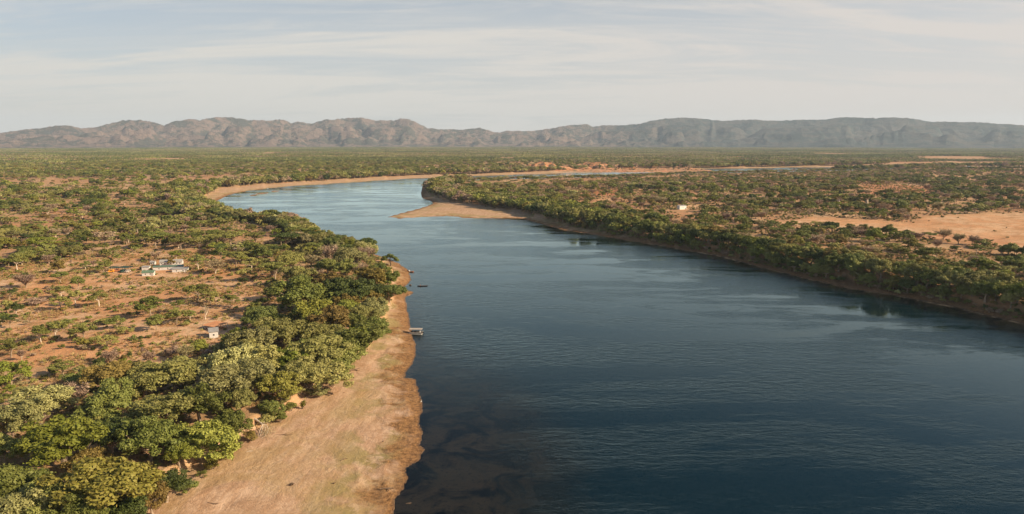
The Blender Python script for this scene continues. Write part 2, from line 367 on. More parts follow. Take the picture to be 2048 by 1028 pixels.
for k_, (r0, fa, fb, wd_, sc_) in enumerate(((11750, .10, .34, 420, 40), (12250, .22, .58, 620, 30), (12950, .42, .86, 900, 24), (14100, 1.0, 1.0, 1500, 0))):
    rk = r0 + 700 * (fbm(MT * 16, MT * 0 + k_ * 3.3, 3, 13 + k_) - .5)
    fr_ = fa + (fb - fa) * sst(fbm(MT * (sc_ + 1), MT * 0 + 9 + k_, 4, 19 + k_), .30, .70) if sc_ else np.ones(MT.shape)
    crestH = (CAMZ + el * rk) * fr_ if sc_ else CAMZ + el * rk
    dr = (MRR - rk) / (wd_ * np.where(MRR < rk, 1.15 + .35 * rightp, .9)); sh_ = np.clip(1 - np.abs(dr), 0, 1)
    sh_ = sh_ ** (.95 if sc_ else 1.0)
    cutk = 4 * sh_ * (1 - sh_)
    amp_ = .60 - .25 * rightp
    hk = crestH * sh_ * (1 - amp_ * cutk * (1 - rg) * 1.35 - .52 * (1 - .3 * rightp) * cutk * (1 - rg2))
    hk = np.where(sh_ <= 0, -8, hk)
    mh = np.maximum(mh, hk)
vis = CAMZ + el * MRR
mh = np.where(MRR < 14600, np.minimum(mh, np.maximum(vis, 0) * np.clip(.30 + (MRR - 11300) / 3600, 0, 1.0)), mh)
mh += np.where(mh > 20, 14 * (rg3 - .5) + sst(mh, 60, 200) * (fbm(mx / 60, my / 60, 3, 5) - .5) * 12, 0)
rv = ray(1505, 262); ra = math.atan2(rv[0], rv[1])
rav = np.exp(-((MT - ra - (MRR - 13000) * .00002) / .012) ** 2) * sst(MRR, 12100, 12900) * (1 - sst(MRR, 13500, 14100))
mh -= rav * 150
mh[0] = -8
mi = np.arange(MA * MR).reshape(MR, MA)
mq = np.stack([mi[:-1, :-1], mi[:-1, 1:], mi[1:, 1:], mi[1:, :-1]], -1).reshape(-1, 4)
def mountain_material():
    m, t = mat_new('hill_scrub')
    geo = t.add('ShaderNodeNewGeometry'); P = geo.outputs['Position']
    sx = t.add('ShaderNodeSeparateXYZ', ins={0: P})
    n1 = t.noise(P, .0022, 6, .65, .8); n2 = t.noise(P, .011, 6, .7, .5); n3 = t.noise(P, .05, 4, .7)
    nz = t.add('ShaderNodeSeparateXYZ', ins={0: geo.outputs['Normal']}).outputs[2]
    scr = t.mix(n3, (.048, .058, .045), (.12, .105, .085))
    rock = t.mix(n2, (.42, .275, .215), (.26, .175, .145))
    f = t.sstep(t.math('ADD', t.math('MULTIPLY', n1, .5), t.math('MULTIPLY', n2, .5)), .45, .54)
    right = t.sstep(sx.outputs[0], 300, 3600)
    f = t.math('MULTIPLY', f, t.math('SUBTRACT', .74, t.math('MULTIPLY', right, .50)))
    f = t.math('MULTIPLY', f, t.sstep(n3, .25, .6, .45, 1.0))
    scr = t.mix(right, scr, (.052, .068, .066)); c = t.mix(f, scr, rock)
    bmp = t.add('ShaderNodeBump', ins={'Strength': .8, 'Distance': 45.0, 'Height': t.math('ADD', n3, n2)})
    t.add('ShaderNodeOutputMaterial', ins={0: principled(t, c, .95, bmp.outputs[0], spec=.05)})
    return m
mme = mesh_np('hills', np.column_stack([mx.ravel(), my.ravel(), mh.ravel()]), mq, [mountain_material()], smooth=True)
tag(link(bpy.data.objects.new('hills', mme)), kind='structure')

# ---------------------------------------------------------------- foliage materials
def foliage(name, a, b, c=None, dead=0.0, trans=.14):
    m, t = mat_new(name)
    oi = t.add('ShaderNodeObjectInfo'); P = t.add('ShaderNodeNewGeometry').outputs['Position']
    TO = t.add('ShaderNodeTexCoord').outputs['Object']
    n1 = t.noise(P, .42, 3, .6); n2 = t.noise(P, 2.6, 2, .6)
    col = t.mix(t.sstep(n1, .36, .64), a, b)
    if c: col = t.mix(t.sstep(t.math('ADD', t.math('MULTIPLY', n2, .5), t.math('MULTIPLY', oi.outputs['Random'], .5)), .50, .74), col, c)
    val = t.math('MULTIPLY_ADD', oi.outputs['Random'], .5, .88)
    val = t.math('MULTIPLY', val, t.math('MULTIPLY_ADD', n2, .7, .65))
    hs = t.add('ShaderNodeHueSaturation', ins={'Hue': t.math('MULTIPLY_ADD', oi.outputs['Random'], .03, .485), 'Saturation': 1.0, 'Value': val, 'Color': col}).outputs[0]
    d = principled(t, hs, .62, spec=.25)
    tr = t.add('ShaderNodeBsdfTranslucent', ins={0: hs}).outputs[0]
    o = t.add('ShaderNodeMixShader', ins={0: trans, 1: d, 2: tr})
    t.add('ShaderNodeOutputMaterial', ins={0: o.outputs[0]})
    return m
FOL = {
 'green':  foliage('leaf_mid_green', (.112, .130, .024), (.160, .172, .036), (.20, .188, .050)),
 'dark':   foliage('leaf_dark_green', (.055, .076, .016), (.085, .104, .022), (.12, .125, .030)),
 'olive':  foliage('leaf_olive', (.170, .165, .042), (.230, .210, .060), (.27, .225, .075)),
 'bright': foliage('leaf_yellow_green', (.145, .170, .018), (.195, .212, .028), (.24, .225, .045)),
 'pale':   foliage('leaf_silver_green', (.205, .195, .066), (.262, .242, .086), (.32, .28, .11)),
 'brown':  foliage('leaf_brown_olive', (.175, .130, .030), (.235, .172, .042), (.170, .152, .025)),
 'dry':    foliage('twig_grey_brown', (.30, .205, .135), (.38, .270, .175), (.24, .19, .09), trans=.1),
 'thorn':  foliage('leaf_thorn_green', (.140, .148, .030), (.200, .192, .045), (.24, .20, .060)),
 'straw':  foliage('dry_grass_blade', (.44, .28, .13), (.36, .25, .10), (.24, .21, .07), trans=.2),
}
BARK = plain('bark_grey', (.34, .25, .17), .9, .2, 1.5); BARK_PALE = plain('bark_pale', (.62, .50, .38), .85, .12, 1.0)
BARK_D = plain('bark_dark', (.13, .085, .055), .95, .2, 1.5)

class Acc:
    """collects quads; index 0 = wood, 1 = leaf"""
    def __init__(s): s.V = []; s.F = []; s.n = 0
    def addq(s, V, Q):
        s.V.append(np.asarray(V, float).reshape(-1, 3)); s.F.append(np.asarray(Q) + s.n); s.n += len(s.V[-1])
    def tube(s, pts, rad, k=5):
        pts = np.array(pts, float); V = []
        for i, p in enumerate(pts):
            d = pts[min(i + 1, len(pts) - 1)] - pts[max(i - 1, 0)]; d /= np.linalg.norm(d) + 1e-9
            u = np.cross(d, [0.31, .95, .1]); u /= np.linalg.norm(u) + 1e-9; w = np.cross(d, u)
            for j in range(k):
                a = 2 * math.pi * j / k; V.append(p + rad[i] * (u * math.cos(a) + w * math.sin(a)))
        Q = [(i * k + j, i * k + (j + 1) % k, (i + 1) * k + (j + 1) % k, (i + 1) * k + j) for i in range(len(pts) - 1) for j in range(k)]
        s.addq(V, Q)
    def leaves(s, C, N, size, r, asp=1.6):
        m = len(C)
        if m == 0: return
        T = np.cross(N, r.normal(size=(m, 3))); T /= np.linalg.norm(T, axis=1)[:, None] + 1e-9
        B = np.cross(N, T); sz = (size * r.uniform(.6, 1.3, m))[:, None]
        a, b = T * sz * asp * .5, B * sz * .5
        V = np.stack([C - a, C - a * .1 - b, C + a, C + a * .1 + b], 1).reshape(-1, 3)
        s.addq(V, np.arange(4 * m).reshape(m, 4))
    def mesh(s, name, m):
        return mesh_np(name, np.vstack(s.V), np.vstack(s.F), [m])

def crown_clumps(kind, r, H=10.0, R=5.0):
    cl = []
    if kind == 'round':
        nC = 66; lobes = [(r.uniform(-.48, .48) * R, r.uniform(-.48, .48) * R, r.uniform(.36, .68) * H, r.uniform(.45, .66) * R) for _ in range(6)]
        for i in range(nC):
            lx, ly, lz, lr = lobes[i % 6]
            d = r.normal(size=3); d[2] = abs(d[2]) * 1.0 - .50; d /= np.linalg.norm(d)
            cl.append((lx + d[0] * lr, ly + d[1] * lr, max(min(lz + d[2] * lr * .72, H * .95), H * .16), r.uniform(.13, .24) * R, .78))
        cl.append((0, 0, .6 * H, .45 * R, .8))
    elif kind == 'umbrella':
        for i in range(24):
            a = r.uniform(0, 6.283); q = R * math.sqrt(r.uniform(0.01, 1)) * .85
            z = H * (.88 - .16 * (q / R) ** 2 + r.uniform(-.08, .05)) if i % 4 else H * r.uniform(.58, .72)
            cl.append((q * math.cos(a), q * math.sin(a), z, r.uniform(.17, .28) * R, .36))
    elif kind == 'thorn':
        for i in range(22):
            a = r.uniform(0, 6.283); q = R * math.sqrt(r.uniform(0.0, 1)) * .8
            z = H * (.80 - .30 * (q / R) ** 2 + r.uniform(-.22, .10))
            cl.append((q * math.cos(a), q * math.sin(a), z, r.uniform(.15, .27) * R, .62))
    elif kind == 'bush':
        for i in range(13):
            a = r.uniform(0, 6.283); q = R * math.sqrt(r.uniform(0, 1)) * .72
            cl.append((q * math.cos(a), q * math.sin(a), H * (.58 - .32 * (q / R) ** 2 + r.uniform(-.2, .14)), r.uniform(.22, .36) * R, .8))
    return cl

def tree_mesh(kind, fol, nleaf, seed, lsize, wood=True, H=10.0, R=5.0, one=False, bark=None, straggle=.25):
    """returns (trunk mesh, crown mesh) or one mesh"""
    r = np.random.default_rng(seed); wd, lf = Acc(), Acc()
    cl = crown_clumps(kind, r, H, R); bark = bark or BARK
    vol = np.array([c[3] ** 2 for c in cl]); cnt = (nleaf * vol / vol.sum()).astype(int)
    for (x, y, z, rad, fl), m in zip(cl, cnt):
        d = r.normal(size=(m, 3)); d[:, 2] = d[:, 2] * .8 + .25; d /= np.linalg.norm(d, axis=1)[:, None]
        q = rad * r.uniform(.35, 1.0, m) ** .55 * (1 + straggle * np.maximum(0, r.normal(size=m)))
        C = np.array([x, y, z]) + d * q[:, None] * np.array([1, 1, fl])
        C[:, 2] = np.maximum(C[:, 2], .25)
        N = d + r.normal(size=(m, 3)) * .65; N[:, 2] += .35; N /= np.linalg.norm(N, axis=1)[:, None]
        lf.leaves(C, N, lsize, r)
    if kind == 'bush':
        for i in range(6):
            c = cl[i]; wd.tube([(c[0] * .1, c[1] * .1, -.4), (c[0] * .5, c[1] * .5, c[2] * .5), c[:3]], [.16, .12, .04], 4)
    else:
        fork = H * (.26 if kind == 'round' else .36)
        b0 = np.array([r.uniform(-.3, .3), r.uniform(-.3, .3), fork])
        tr = .30 if kind == 'round' else .22
        wd.tube([(0, 0, -.8), (0.05, 0, .3), b0 * .55 + np.array([.1, 0, 0]), b0], [tr * 1.7, tr * 1.15, tr, tr * .85], 7)
        order = r.permutation(len(cl))[: (14 if nleaf > 900 else 6)]
        for j in order:
            c = np.array(cl[j][:3]); mid = b0 * .45 + c * .55; mid[2] -= .08 * H * r.uniform(0, 1); mid += r.normal(size=3) * .25
            wd.tube([b0 - [0, 0, .3], b0 * .75 + mid * .25 + r.normal(size=3) * .12, mid, c], [tr * .6, tr * .48, tr * .3, .04], 4 if nleaf > 900 else 3)
    if not one: return wd.mesh('trunk', bark), lf.mesh('crown', fol)
    V = np.vstack(wd.V + lf.V); nw = sum(len(v) for v in wd.V)
    Fw, Fl = np.vstack(wd.F), np.vstack(lf.F) + nw
    return mesh_np('tree', V, np.vstack([Fw, Fl]), [bark, fol], np.r_[np.zeros(len(Fw)), np.ones(len(Fl))])
def bare_mesh(seed, H=10.0, R=5.0, ntw=700, fol=None, nl=500, one=True, tw=.05, bark=None):
    """leafless, densely twigged shrub or tree"""
    r = np.random.default_rng(seed); wd, lf = Acc(), Acc()
    b0 = np.array([0, 0, H * .16])
    wd.tube([(0, 0, -.6), (0, 0, .5), b0], [.36, .28, .24], 6)
    tips = []
    for i in range(13):
        a = r.uniform(0, 6.283); q = R * r.uniform(.25, .8); c = np.array([q * math.cos(a), q * math.sin(a), H * r.uniform(.5, .82)])
        wd.tube([b0, b0 * .5 + c * .5 + r.normal(size=3) * .35, c], [.17, .10, .04], 4); tips += [(b0 * .5 + c * .5, c)]
    C, N = [], []
    V, Q = [], []
    for i in range(ntw):
        p, c = tips[i % 13]; s0 = p + (c - p) * r.uniform(0, 1)
        d = r.normal(size=3); d[2] = abs(d[2]) * .8 + .15; d[:2] += s0[:2] * .12; d /= np.linalg.norm(d)
        e = s0 + d * r.uniform(.10, .26) * R * 1.6
        w = np.cross(d, r.normal(size=3)); w = w / (np.linalg.norm(w) + 1e-9) * tw
        V += [s0 - w, s0 + w, e + w * .4, e - w * .4]; C.append(s0 + (e - s0) * r.uniform(.5, 1)); N.append(d)
    lf.addq(V, np.arange(4 * ntw).reshape(ntw, 4))
    k = r.integers(0, ntw, nl); lf.leaves(np.array(C)[k] + r.normal(size=(nl, 3)) * .35, r.normal(size=(nl, 3)) * 1.0 + [0, 0, .6], .30, r)
    bark = bark or BARK; fol = fol or FOL['dry']
    if not one: return wd.mesh('trunk', bark), lf.mesh('crown', fol)
    V = np.vstack(wd.V + lf.V); nw = sum(len(v) for v in wd.V); Fw, Fl = np.vstack(wd.F), np.vstack(lf.F) + nw
    return mesh_np('shrub', V, np.vstack([Fw, Fl]), [bark, fol], np.r_[np.zeros(len(Fw)), np.ones(len(Fl))])

# ---------------------------------------------------------------- tree list
# hand-placed crowns of the left bank: pixel centre, crown width in pixels, colour, form
HAND = [(446,898,34,'olive','bush'),(500,862,34,'brown','bush'),(560,826,34,'green','bush'),(530,820,40,'olive','bush'),(582,806,30,'thorn','bush'),(640,776,34,'pale','bush'),(662,752,34,'green','bush'),(425,918,34,'brown','bush'),(372,962,40,'green','bush'),(480,800,44,'olive','round'),(590,745,60,'olive','round'),(455,838,60,'green','round'),(19,741,74,'bright','thorn'),(19,828,80,'pale','round'),(86,799,72,'pale','round'),(140,789,72,'dry','bare'),(215,797,84,'green','round'),
 (223,745,78,'brown','round'),(287,757,70,'olive','round'),(345,741,90,'olive','round'),(121,875,120,'bright','round'),(223,872,76,'dark','round'),
 (300,872,96,'green','round'),(325,815,90,'olive','round'),(396,800,84,'green','round'),(447,764,92,'pale','round'),(425,862,92,'bright','round'),
 (207,958,140,'brown','round'),(328,955,66,'dark','round'),(356,898,46,'bright','round'),(32,965,96,'green','round'),(105,987,84,'green','round'),
 (52,1012,80,'pale','round'),(153,1022,70,'green','round'),(262,1012,60,'dark','round'),(8,891,56,'green','round'),(462,722,80,'pale','round'),
 (498,752,80,'pale','round'),(560,768,58,'brown','round'),(602,776,38,'pale','bush'),(640,738,78,'olive','round'),(690,700,66,'green','round'),
 (579,716,60,'bright','round'),(502,706,66,'olive','round'),(695,672,90,'green','round'),(637,696,78,'olive','round'),(570,662,76,'olive','round'),
 (494,684,74,'pale','round'),(470,676,44,'bright','round'),(530,716,72,'olive','round'),(625,628,80,'brown','round'),(606,585,92,'green','round'),
 (700,575,78,'dark','round'),(693,613,38,'bright','round'),(745,613,48,'pale','round'),(724,628,46,'olive','round'),(742,648,52,'green','round'),
 (660,640,74,'brown','round'),(778,578,42,'dark','round'),(774,553,36,'green','round'),(742,552,56,'brown','round'),(654,529,34,'green','round'),
 (689,532,40,'green','round'),(662,505,50,'dry','bare'),(701,510,52,'pale','round'),(734,506,44,'dry','bare'),(690,490,38,'dry','bare'),(643,478,38,'dry','bare'),
 (570,473,52,'dark','umbrella'),(616,461,44,'green','umbrella'),(549,532,56,'thorn','umbrella'),(526,634,56,'dark','round'),(497,632,30,'dark','bush'),
 (581,517,44,'thorn','round'),(596,546,50,'olive','round'),(630,548,40,'dry','bare'),(662,562,50,'brown','round'),(592,566,48,'green','round'),(556,580,40,'thorn','round'),
 (718,538,42,'dry','bare'),(622,520,36,'dry','bare'),(652,590,50,'olive','round'),(560,640,44,'green','round'),(700,640,46,'green','round'),(540,664,50,'green','round'),
 (402,938,22,'green','bush'),(720,590,44,'brown','round'),(750,583,40,'dark','round'),(676,598,46,'brown','round'),(640,662,60,'olive','round'),(720,660,44,'bright','round'),
 (600,700,56,'green','round'),(670,722,46,'green','round'),(610,738,50,'brown','round'),(540,800,36,'green','round'),(380,752,40,'olive','round'),(190,740,40,'olive','round'),
 (165,830,50,'olive','bush'),(180,915,54,'brown','round'),(430,700,46,'dry','bush'),(405,720,44,'olive','bush'),(350,700,40,'dry','bush'),(10,1000,60,'green','round'),
 (470,880,34,'green','bush'),(300,980,60,'brown','round'),(165,658,44,'thorn','thorn'),(110,655,46,'thorn','thorn'),(80,664,40,'thorn','thorn'),(20,690,50,'thorn','thorn'),
 (299,608,54,'green','thorn'),(352,628,42,'thorn','thorn'),(395,580,50,'thorn','thorn'),(420,592,36,'thorn','thorn'),(460,598,34,'thorn','thorn'),(196,592,38,'thorn','thorn'),
 (150,590,40,'thorn','thorn'),(120,600,36,'thorn','thorn'),(206,530,34,'thorn','thorn'),(155,562,30,'green','thorn'),(32,520,44,'thorn','thorn'),(85,482,50,'bright','umbrella'),
 (150,470,34,'green','thorn'),(172,470,30,'green','thorn'),(210,470,44,'dry','umbrella'),(310,470,50,'green','umbrella'),(360,480,36,'thorn','umbrella'),(250,455,40,'olive','umbrella'),
 (395,520,40,'green','thorn'),(430,530,44,'dry','bare'),(470,510,46,'thorn','umbrella'),(440,505,34,'green','thorn'),(352,508,22,'bright','thorn'),(460,470,50,'thorn','umbrella'),
 (510,470,40,'thorn','umbrella'),(525,505,44,'green','thorn'),(490,545,34,'thorn','thorn'),(12,610,40,'thorn','thorn'),(50,560,40,'dry','bare'),(70,600,34,'dry','bush'),
 (250,660,34,'thorn','bush'),(190,680,30,'thorn','bush'),(220,640,30,'thorn','bush')]
ELEV = {'round': .62, 'umbrella': .75, 'thorn': .62, 'bush': .45, 'bare': .55}
HOFW = {'round': (.62, 3.6), 'umbrella': (.50, 3.8), 'thorn': (.62, 2.6), 'bush': (.55, .8), 'bare': (.62, 1.8)}
items = []          # x, y, form, colour, width, height
for a, b, w, colr, form in HAND:
    z = 5.0; wm_ = 8.0
    for _ in range(4):
        x, y = at(a, b, z); dist = y * CP + (CAMZ - z) * SP; wm_ = w * dist / F
        h = HOFW[form][0] * wm_ + HOFW[form][1]; z = hz(x, y) * .5 + 2.4 + ELEV[form] * h
    items.append((x, y, form, colr, wm_ * (1.38 if form == 'round' else 1.16), h * (1.12 if form == 'round' else 1.0), 1))
hand_xy = np.array([(i[0], i[1]) for i in items]); hand_r = np.array([i[4] * .5 for i in items])

# buildings and other things the trees must keep clear of
def gxy(px, py): return at(px, py, 5.2)
KEEP = [(*gxy(330, 541), 15), (*gxy(240, 547), 12), (*gxy(293, 553), 9), (*gxy(350, 552), 8), (*gxy(1366, 420), 14), (*gxy(1367, 424.5), 24), (*gxy(1368, 430), 18), (*gxy(1364, 436), 12), (*gxy(1676, 417), 20), (*gxy(1733, 416), 20), (*gxy(430, 668), 10), (*gxy(415, 655), 7), (*gxy(455, 650), 7),
        (*at(503, 842, 3), 8), (*gxy(1676, 411), 9), (*gxy(1733, 413), 9), (*gxy(497, 808), 4), (*gxy(783, 528), 7)]
def blocked(P, slack=0.0):
    bad = np.zeros(len(P), bool)
    for x, y, r_ in KEEP: bad |= (np.hypot(P[:, 0] - x, P[:, 1] - y) < r_ + slack)
    return bad
def jgrid(cell, rmin, rmax, amax=42, jit=.9):
    xs = np.arange(-rmax, rmax, cell); ys = np.arange(0, rmax, cell); X, Y = np.meshgrid(xs, ys)
    X = X.ravel() + rng.uniform(-.5, .5, X.size) * cell * jit; Y = Y.ravel() + rng.uniform(-.5, .5, Y.size) * cell * jit
    r = np.hypot(X, Y); k = (r > rmin) & (r < rmax) & (np.abs(np.arctan2(X, Y)) < math.radians(amax)); return np.column_stack([X[k], Y[k]])

COLS = np.array(['green', 'dark', 'olive', 'bright', 'pale', 'brown', 'dry', 'thorn'])
def pick(nn, pr): return COLS[rng.choice(8, nn, p=np.array(pr) / sum(pr))]
far_i = []
# -- broad crowns along the river banks
P = jgrid(7.0, 130, 3200); P = P[(np.abs(sdist(P, banks)) < 70)]
hP, sP, oP = terrain(P); r = np.hypot(P[:, 0], P[:, 1])
leftside = (P[:, 0] < 40 + P[:, 1] * .1) & (r < 520)
width = np.where(r > 900, 26, 14) + fbm(P[:, 0] / 45, P[:, 1] / 45, 2, 70) * np.where(r > 700, 22, 16)
tip = (P[:, 1] > 700) & (P[:, 0] < 170) & (P[:, 0] > -170) & (oP < 60) & (P[:, 1] < 1300)
pr = np.where(oP < width, .85, 0.0); pr = np.where(tip & (oP < 62), .6, pr)
farbank = P[:, 1] > 1250
pr = np.where(farbank & (oP > -2), .45 * (oP < 40), pr)
slope = (P[:, 0] > 60) & (P[:, 1] < 900) & (oP > -7) & (oP <= 8)
pr = np.where(slope, .9, pr)
pr = np.where(leftside, 0, pr)
for (bx, by, sx, sy, hh) in bl: pr *= 1 - .93 * np.exp(-((P[:, 0] - bx) / (sx * 1.2)) ** 2 - ((P[:, 1] - by) / (sy * 1.6)) ** 2)
k = ((oP > 1.0) | slope) & (sP > 4) & (rng.uniform(size=len(P)) < pr) & ~blocked(P)
rb_bank = P[k]; ob = oP[k]; rr_ = r[k]
colb = pick(len(rb_bank), (.34, .22, .20, .05, .04, .09, .02, .04)); colf = pick(len(rb_bank), (.16, .10, .25, .02, .17, .10, .20, 0))
for i, (x, y) in enumerate(rb_bank):
    f_ = 'round'
    if y < 620 and x > 150 and rng.uniform() < .45 and ob[i] > 8: f_ = 'umbrella'
    w_ = rng.uniform(9, 17) * (1.35 if rr_[i] > 1250 else 1) * (.7 if ob[i] < 1 else 1)
    c_ = colf[i] if rr_[i] > 1250 or (x < -50 and rr_[i] > 560) else colb[i]
    if f_ == 'umbrella': c_ = rng.choice(['olive', 'thorn', 'dark', 'brown'])
    items.append((x, y, f_, c_, w_, w_ * .62 + 3.4 + rng.uniform(-1, 1.5), 0))
# -- thorn trees over the plains
P = jgrid(7.2, 170, 3250); r = np.hypot(P[:, 0], P[:, 1])
hP, sP, oP = terrain(P)
opq = openness(P, oP)
d1 = fbm(P[:, 0] / 55, P[:, 1] / 55, 4, 101); d2 = .5 * fbm(P[:, 0] / 220, P[:, 1] / 160, 4, 131) + .5 * fbm(P[:, 0] / 700, P[:, 1] / 420, 3, 137)
dens = .07 + .60 * sst(d1 * .45 + d2 * .55, .42, .57)
dens = np.where((P[:, 0] < 0) & (P[:, 1] > 560), dens * .88 + .02, dens)
rt_ = (P[:, 0] > 0) & (P[:, 1] > 380)
dens = np.where(rt_, (.05 + .40 * sst(d1 * .5 + d2 * .5, .43, .56)), dens)
incl = 1 - sst(sdist(P, clear_l), -10, 8)
infield = 1 - sst(sdist(P, field_r), -4, 6)
dens = dens * (1 - .90 * opq) * (1 - .995 * infield) + .02 * incl
for (bx, by, sx, sy, hh) in bl: dens *= 1 - .92 * np.exp(-((P[:, 0] - bx) / (sx * 1.2)) ** 2 - ((P[:, 1] - by) / (sy * 1.6)) ** 2)
redn = .9 * sst(fbm(P[:, 0] / 130, P[:, 1] / 130, 4, 90), .56, .68); dens *= 1 - .75 * redn
dens = dens * (1 - .25 * sst(r, 800, 1100))
k = (oP > 6) & (rng.uniform(size=len(P)) < dens) & ~blocked(P)
dh = np.full(len(P), 99.0)
nearm = r < 700
for (hx_, hy_), hr_ in zip(hand_xy, hand_r):
    dh[nearm] = np.minimum(dh[nearm], np.hypot(P[nearm, 0] - hx_, P[nearm, 1] - hy_) - hr_)
k &= dh > .6
P = P[k]; r = r[k]; hue = .5 * fbm(P[:, 0] / 60, P[:, 1] / 60, 3, 151) + .5 * fbm(P[:, 0] / 330, P[:, 1] / 200, 3, 157)
ct = np.where(hue > .56, pick(len(P), (.10, .03, .30, .06, .10, .12, .20, .12)), np.where(hue < .45, pick(len(P), (.40, .22, .10, .08, 0, .05, .04, .15)), pick(len(P), (.22, .10, .16, .07, .03, .10, .10, .25))))
ct = np.where((P[:, 0] > 60) & (P[:, 1] > 520) & (r <= 1700) & (rng.uniform(size=len(P)) < .16), 'dry', ct)
ct = np.where((r > 1700) & (P[:, 0] > 250) & (rng.uniform(size=len(P)) < .38), 'dry', ct)
u = rng.uniform(size=len(P))
for i, (x, y) in enumerate(P):
    f_ = 'umbrella' if u[i] < .34 else 'thorn' if u[i] < .84 else 'round'
    if ct[i] == 'dry': f_ = 'bare'
    w_ = 5.0 + 9.0 * rng.uniform() ** 1.8 + rng.uniform(0, 1.5); w_ *= (1.3 if r[i] > 900 else 1.08 if r[i] > 480 else .72); 
    items.append((x, y, f_, ct[i], w_, {'umbrella': .45, 'thorn': .55, 'round': .6, 'bare': .5}[f_] * w_ + rng.uniform(1.6, 3.0), 0))
# -- bushes
P = jgrid(3.6, 130, 950); P2 = jgrid(5.5, 950, 1700); P = np.vstack([P, P2]); hP, sP, oP = terrain(P); r = np.hypot(P[:, 0], P[:, 1])
d1 = fbm(P[:, 0] / 22, P[:, 1] / 22, 4, 201)
incl = 1 - sst(sdist(P, clear_l), -10, 8); infield = 1 - sst(sdist(P, field_r), -4, 6)
dens = np.clip(.10 + .60 * sst(d1, .40, .60), 0, 1) * (1 - .45 * incl) * (1 - .995 * infield)
dens = np.where(oP < 14, dens * .6 + .28, dens)
rs = (P[:, 0] > 60) & (oP > -9) & (oP < 3) & (sP > 2.5)
dens = np.where(rs, .85, dens)
k = ((oP > .8) | rs) & (rng.uniform(size=len(P)) < dens) & ~blocked(P, -4)
rs_ = rs[k]; P = P[k]; r = r[k]; cb = pick(len(P), (.20, .06, .22, .05, .08, .12, .20, .22))
for i, (x, y) in enumerate(P):
    w_ = rng.uniform(1.3, 3.6) * (1.2 if rng.uniform() < .2 else 1) * (1.6 if rs_[i] else 1)
    items.append((x, y, 'bush', cb[i], w_, w_ * rng.uniform(.55, .8), 0))
XY = np.array([(i[0], i[1]) for i in items]); ZZ, _sd, _so = terrain(XY)
for i in range(len(items)):
    if XY[i, 0] > -100 and 1350 < XY[i, 1] < 3000 and _so[i] < 420:
        it = items[i]
        f_ = .45 + .55 * min(1, max(0, (_so[i] - 60) / 360)); bank_far = XY[i, 1] > 2150 + (0 if XY[i, 0] > 200 else -300)
        if not bank_far: items[i] = (it[0], it[1], it[2], it[3], it[4] * (.5 + .5 * f_), it[5] * f_, it[6])

# ---------------------------------------------------------------- prototypes
def mk(kind, colr, lod, seed):
    fol = FOL[colr]
    if kind == 'bare':
        if lod == 2: return bare_mesh(seed, 10, 5, 1500, fol, 900, False, .05, BARK_PALE if seed % 2 else BARK)
        return bare_mesh(seed, 10, 5, 260, fol, 260, True, .12)
    nl = {'round': (11500, 750), 'umbrella': (3400, 420), 'thorn': (3000, 380), 'bush': (1500, 170)}[kind]
    ls = {'round': (.30, .98), 'umbrella': (.36, .9), 'thorn': (.36, .95), 'bush': (.66, 1.5)}[kind]
    if lod == 2 and kind == 'bush': return tree_mesh(kind, fol, nl[0], seed, ls[0] * .75, one=True)
    if lod == 2: return tree_mesh(kind, fol, nl[0], seed, ls[0], bark=BARK_PALE if (kind in ('thorn',) and seed % 2) else BARK)
    return tree_mesh(kind, fol, nl[1], seed, ls[1], one=True)
protos = {}
def proto(kind, colr, lod, var):
    key = (kind, colr, lod, var)
    if key not in protos: protos[key] = mk(kind, colr, lod, (hash_(kind) * 31 + hash_(colr) * 7 + var * 101 + lod) % 9973)
    return protos[key]
def hash_(s): return sum((i + 3) * ord(c) for i, c in enumerate(s))

# ---------------------------------------------------------------- who is an individual
GROUPOF = {'round': 'riverbank_tree', 'umbrella': 'umbrella_thorn_tree', 'thorn': 'thorn_tree', 'bush': 'bush', 'bare': 'leafless_tree'}
CAT = {'round': 'tree', 'umbrella': 'tree', 'thorn': 'tree', 'bush': 'bush', 'bare': 'tree'}
CW = {'green': 'mid green', 'dark': 'dark green', 'olive': 'olive', 'bright': 'yellow-green', 'pale': 'pale silvery green', 'brown': 'brownish olive', 'dry': 'greyish brown', 'thorn': 'dusty green'}
FW = {'round': 'broad-crowned tree', 'umbrella': 'flat-topped tree', 'thorn': 'thin-crowned tree', 'bush': 'bush', 'bare': 'leafless twiggy tree'}
GRP = {'round': 'broad-crowned trees of the river plain', 'umbrella': 'flat-topped trees of the plain', 'thorn': 'thin-crowned trees of the plain', 'bush': 'bushes of the plain', 'bare': 'leafless trees of the plain'}
LM = [('the pontoon boat', 828, 661), ('the long white house', 340, 524), ('the green shade roof', 238, 538), ('the fallen tree on the bank', 508, 842), ('the orange-roofed shed', 430, 650),
      ('the small white hut', 1366, 416), ('the sandbar tip', 780, 434), ('the left baobab', 1676, 405), ('the dark stump on the beach', 583, 967), ('the lone tree at the water', 781, 515),
      ('the wooded river tip', 845, 380), ('the red bluffs', 1120, 330), ('the bare dry field', 1800, 460)]
ORD = ['nearest', 'second nearest', 'third nearest', 'fourth nearest', 'fifth nearest', 'sixth nearest', 'seventh nearest', 'eighth nearest', 'ninth nearest', 'tenth nearest']
TENS = {2: ('twentieth', 'twenty'), 3: ('thirtieth', 'thirty'), 4: ('fortieth', 'forty'), 5: ('fiftieth', 'fifty')}
ONES = ['', 'first', 'second', 'third', 'fourth', 'fifth', 'sixth', 'seventh', 'eighth', 'ninth', 'tenth', 'eleventh', 'twelfth', 'thirteenth', 'fourteenth', 'fifteenth', 'sixteenth', 'seventeenth', 'eighteenth', 'nineteenth']
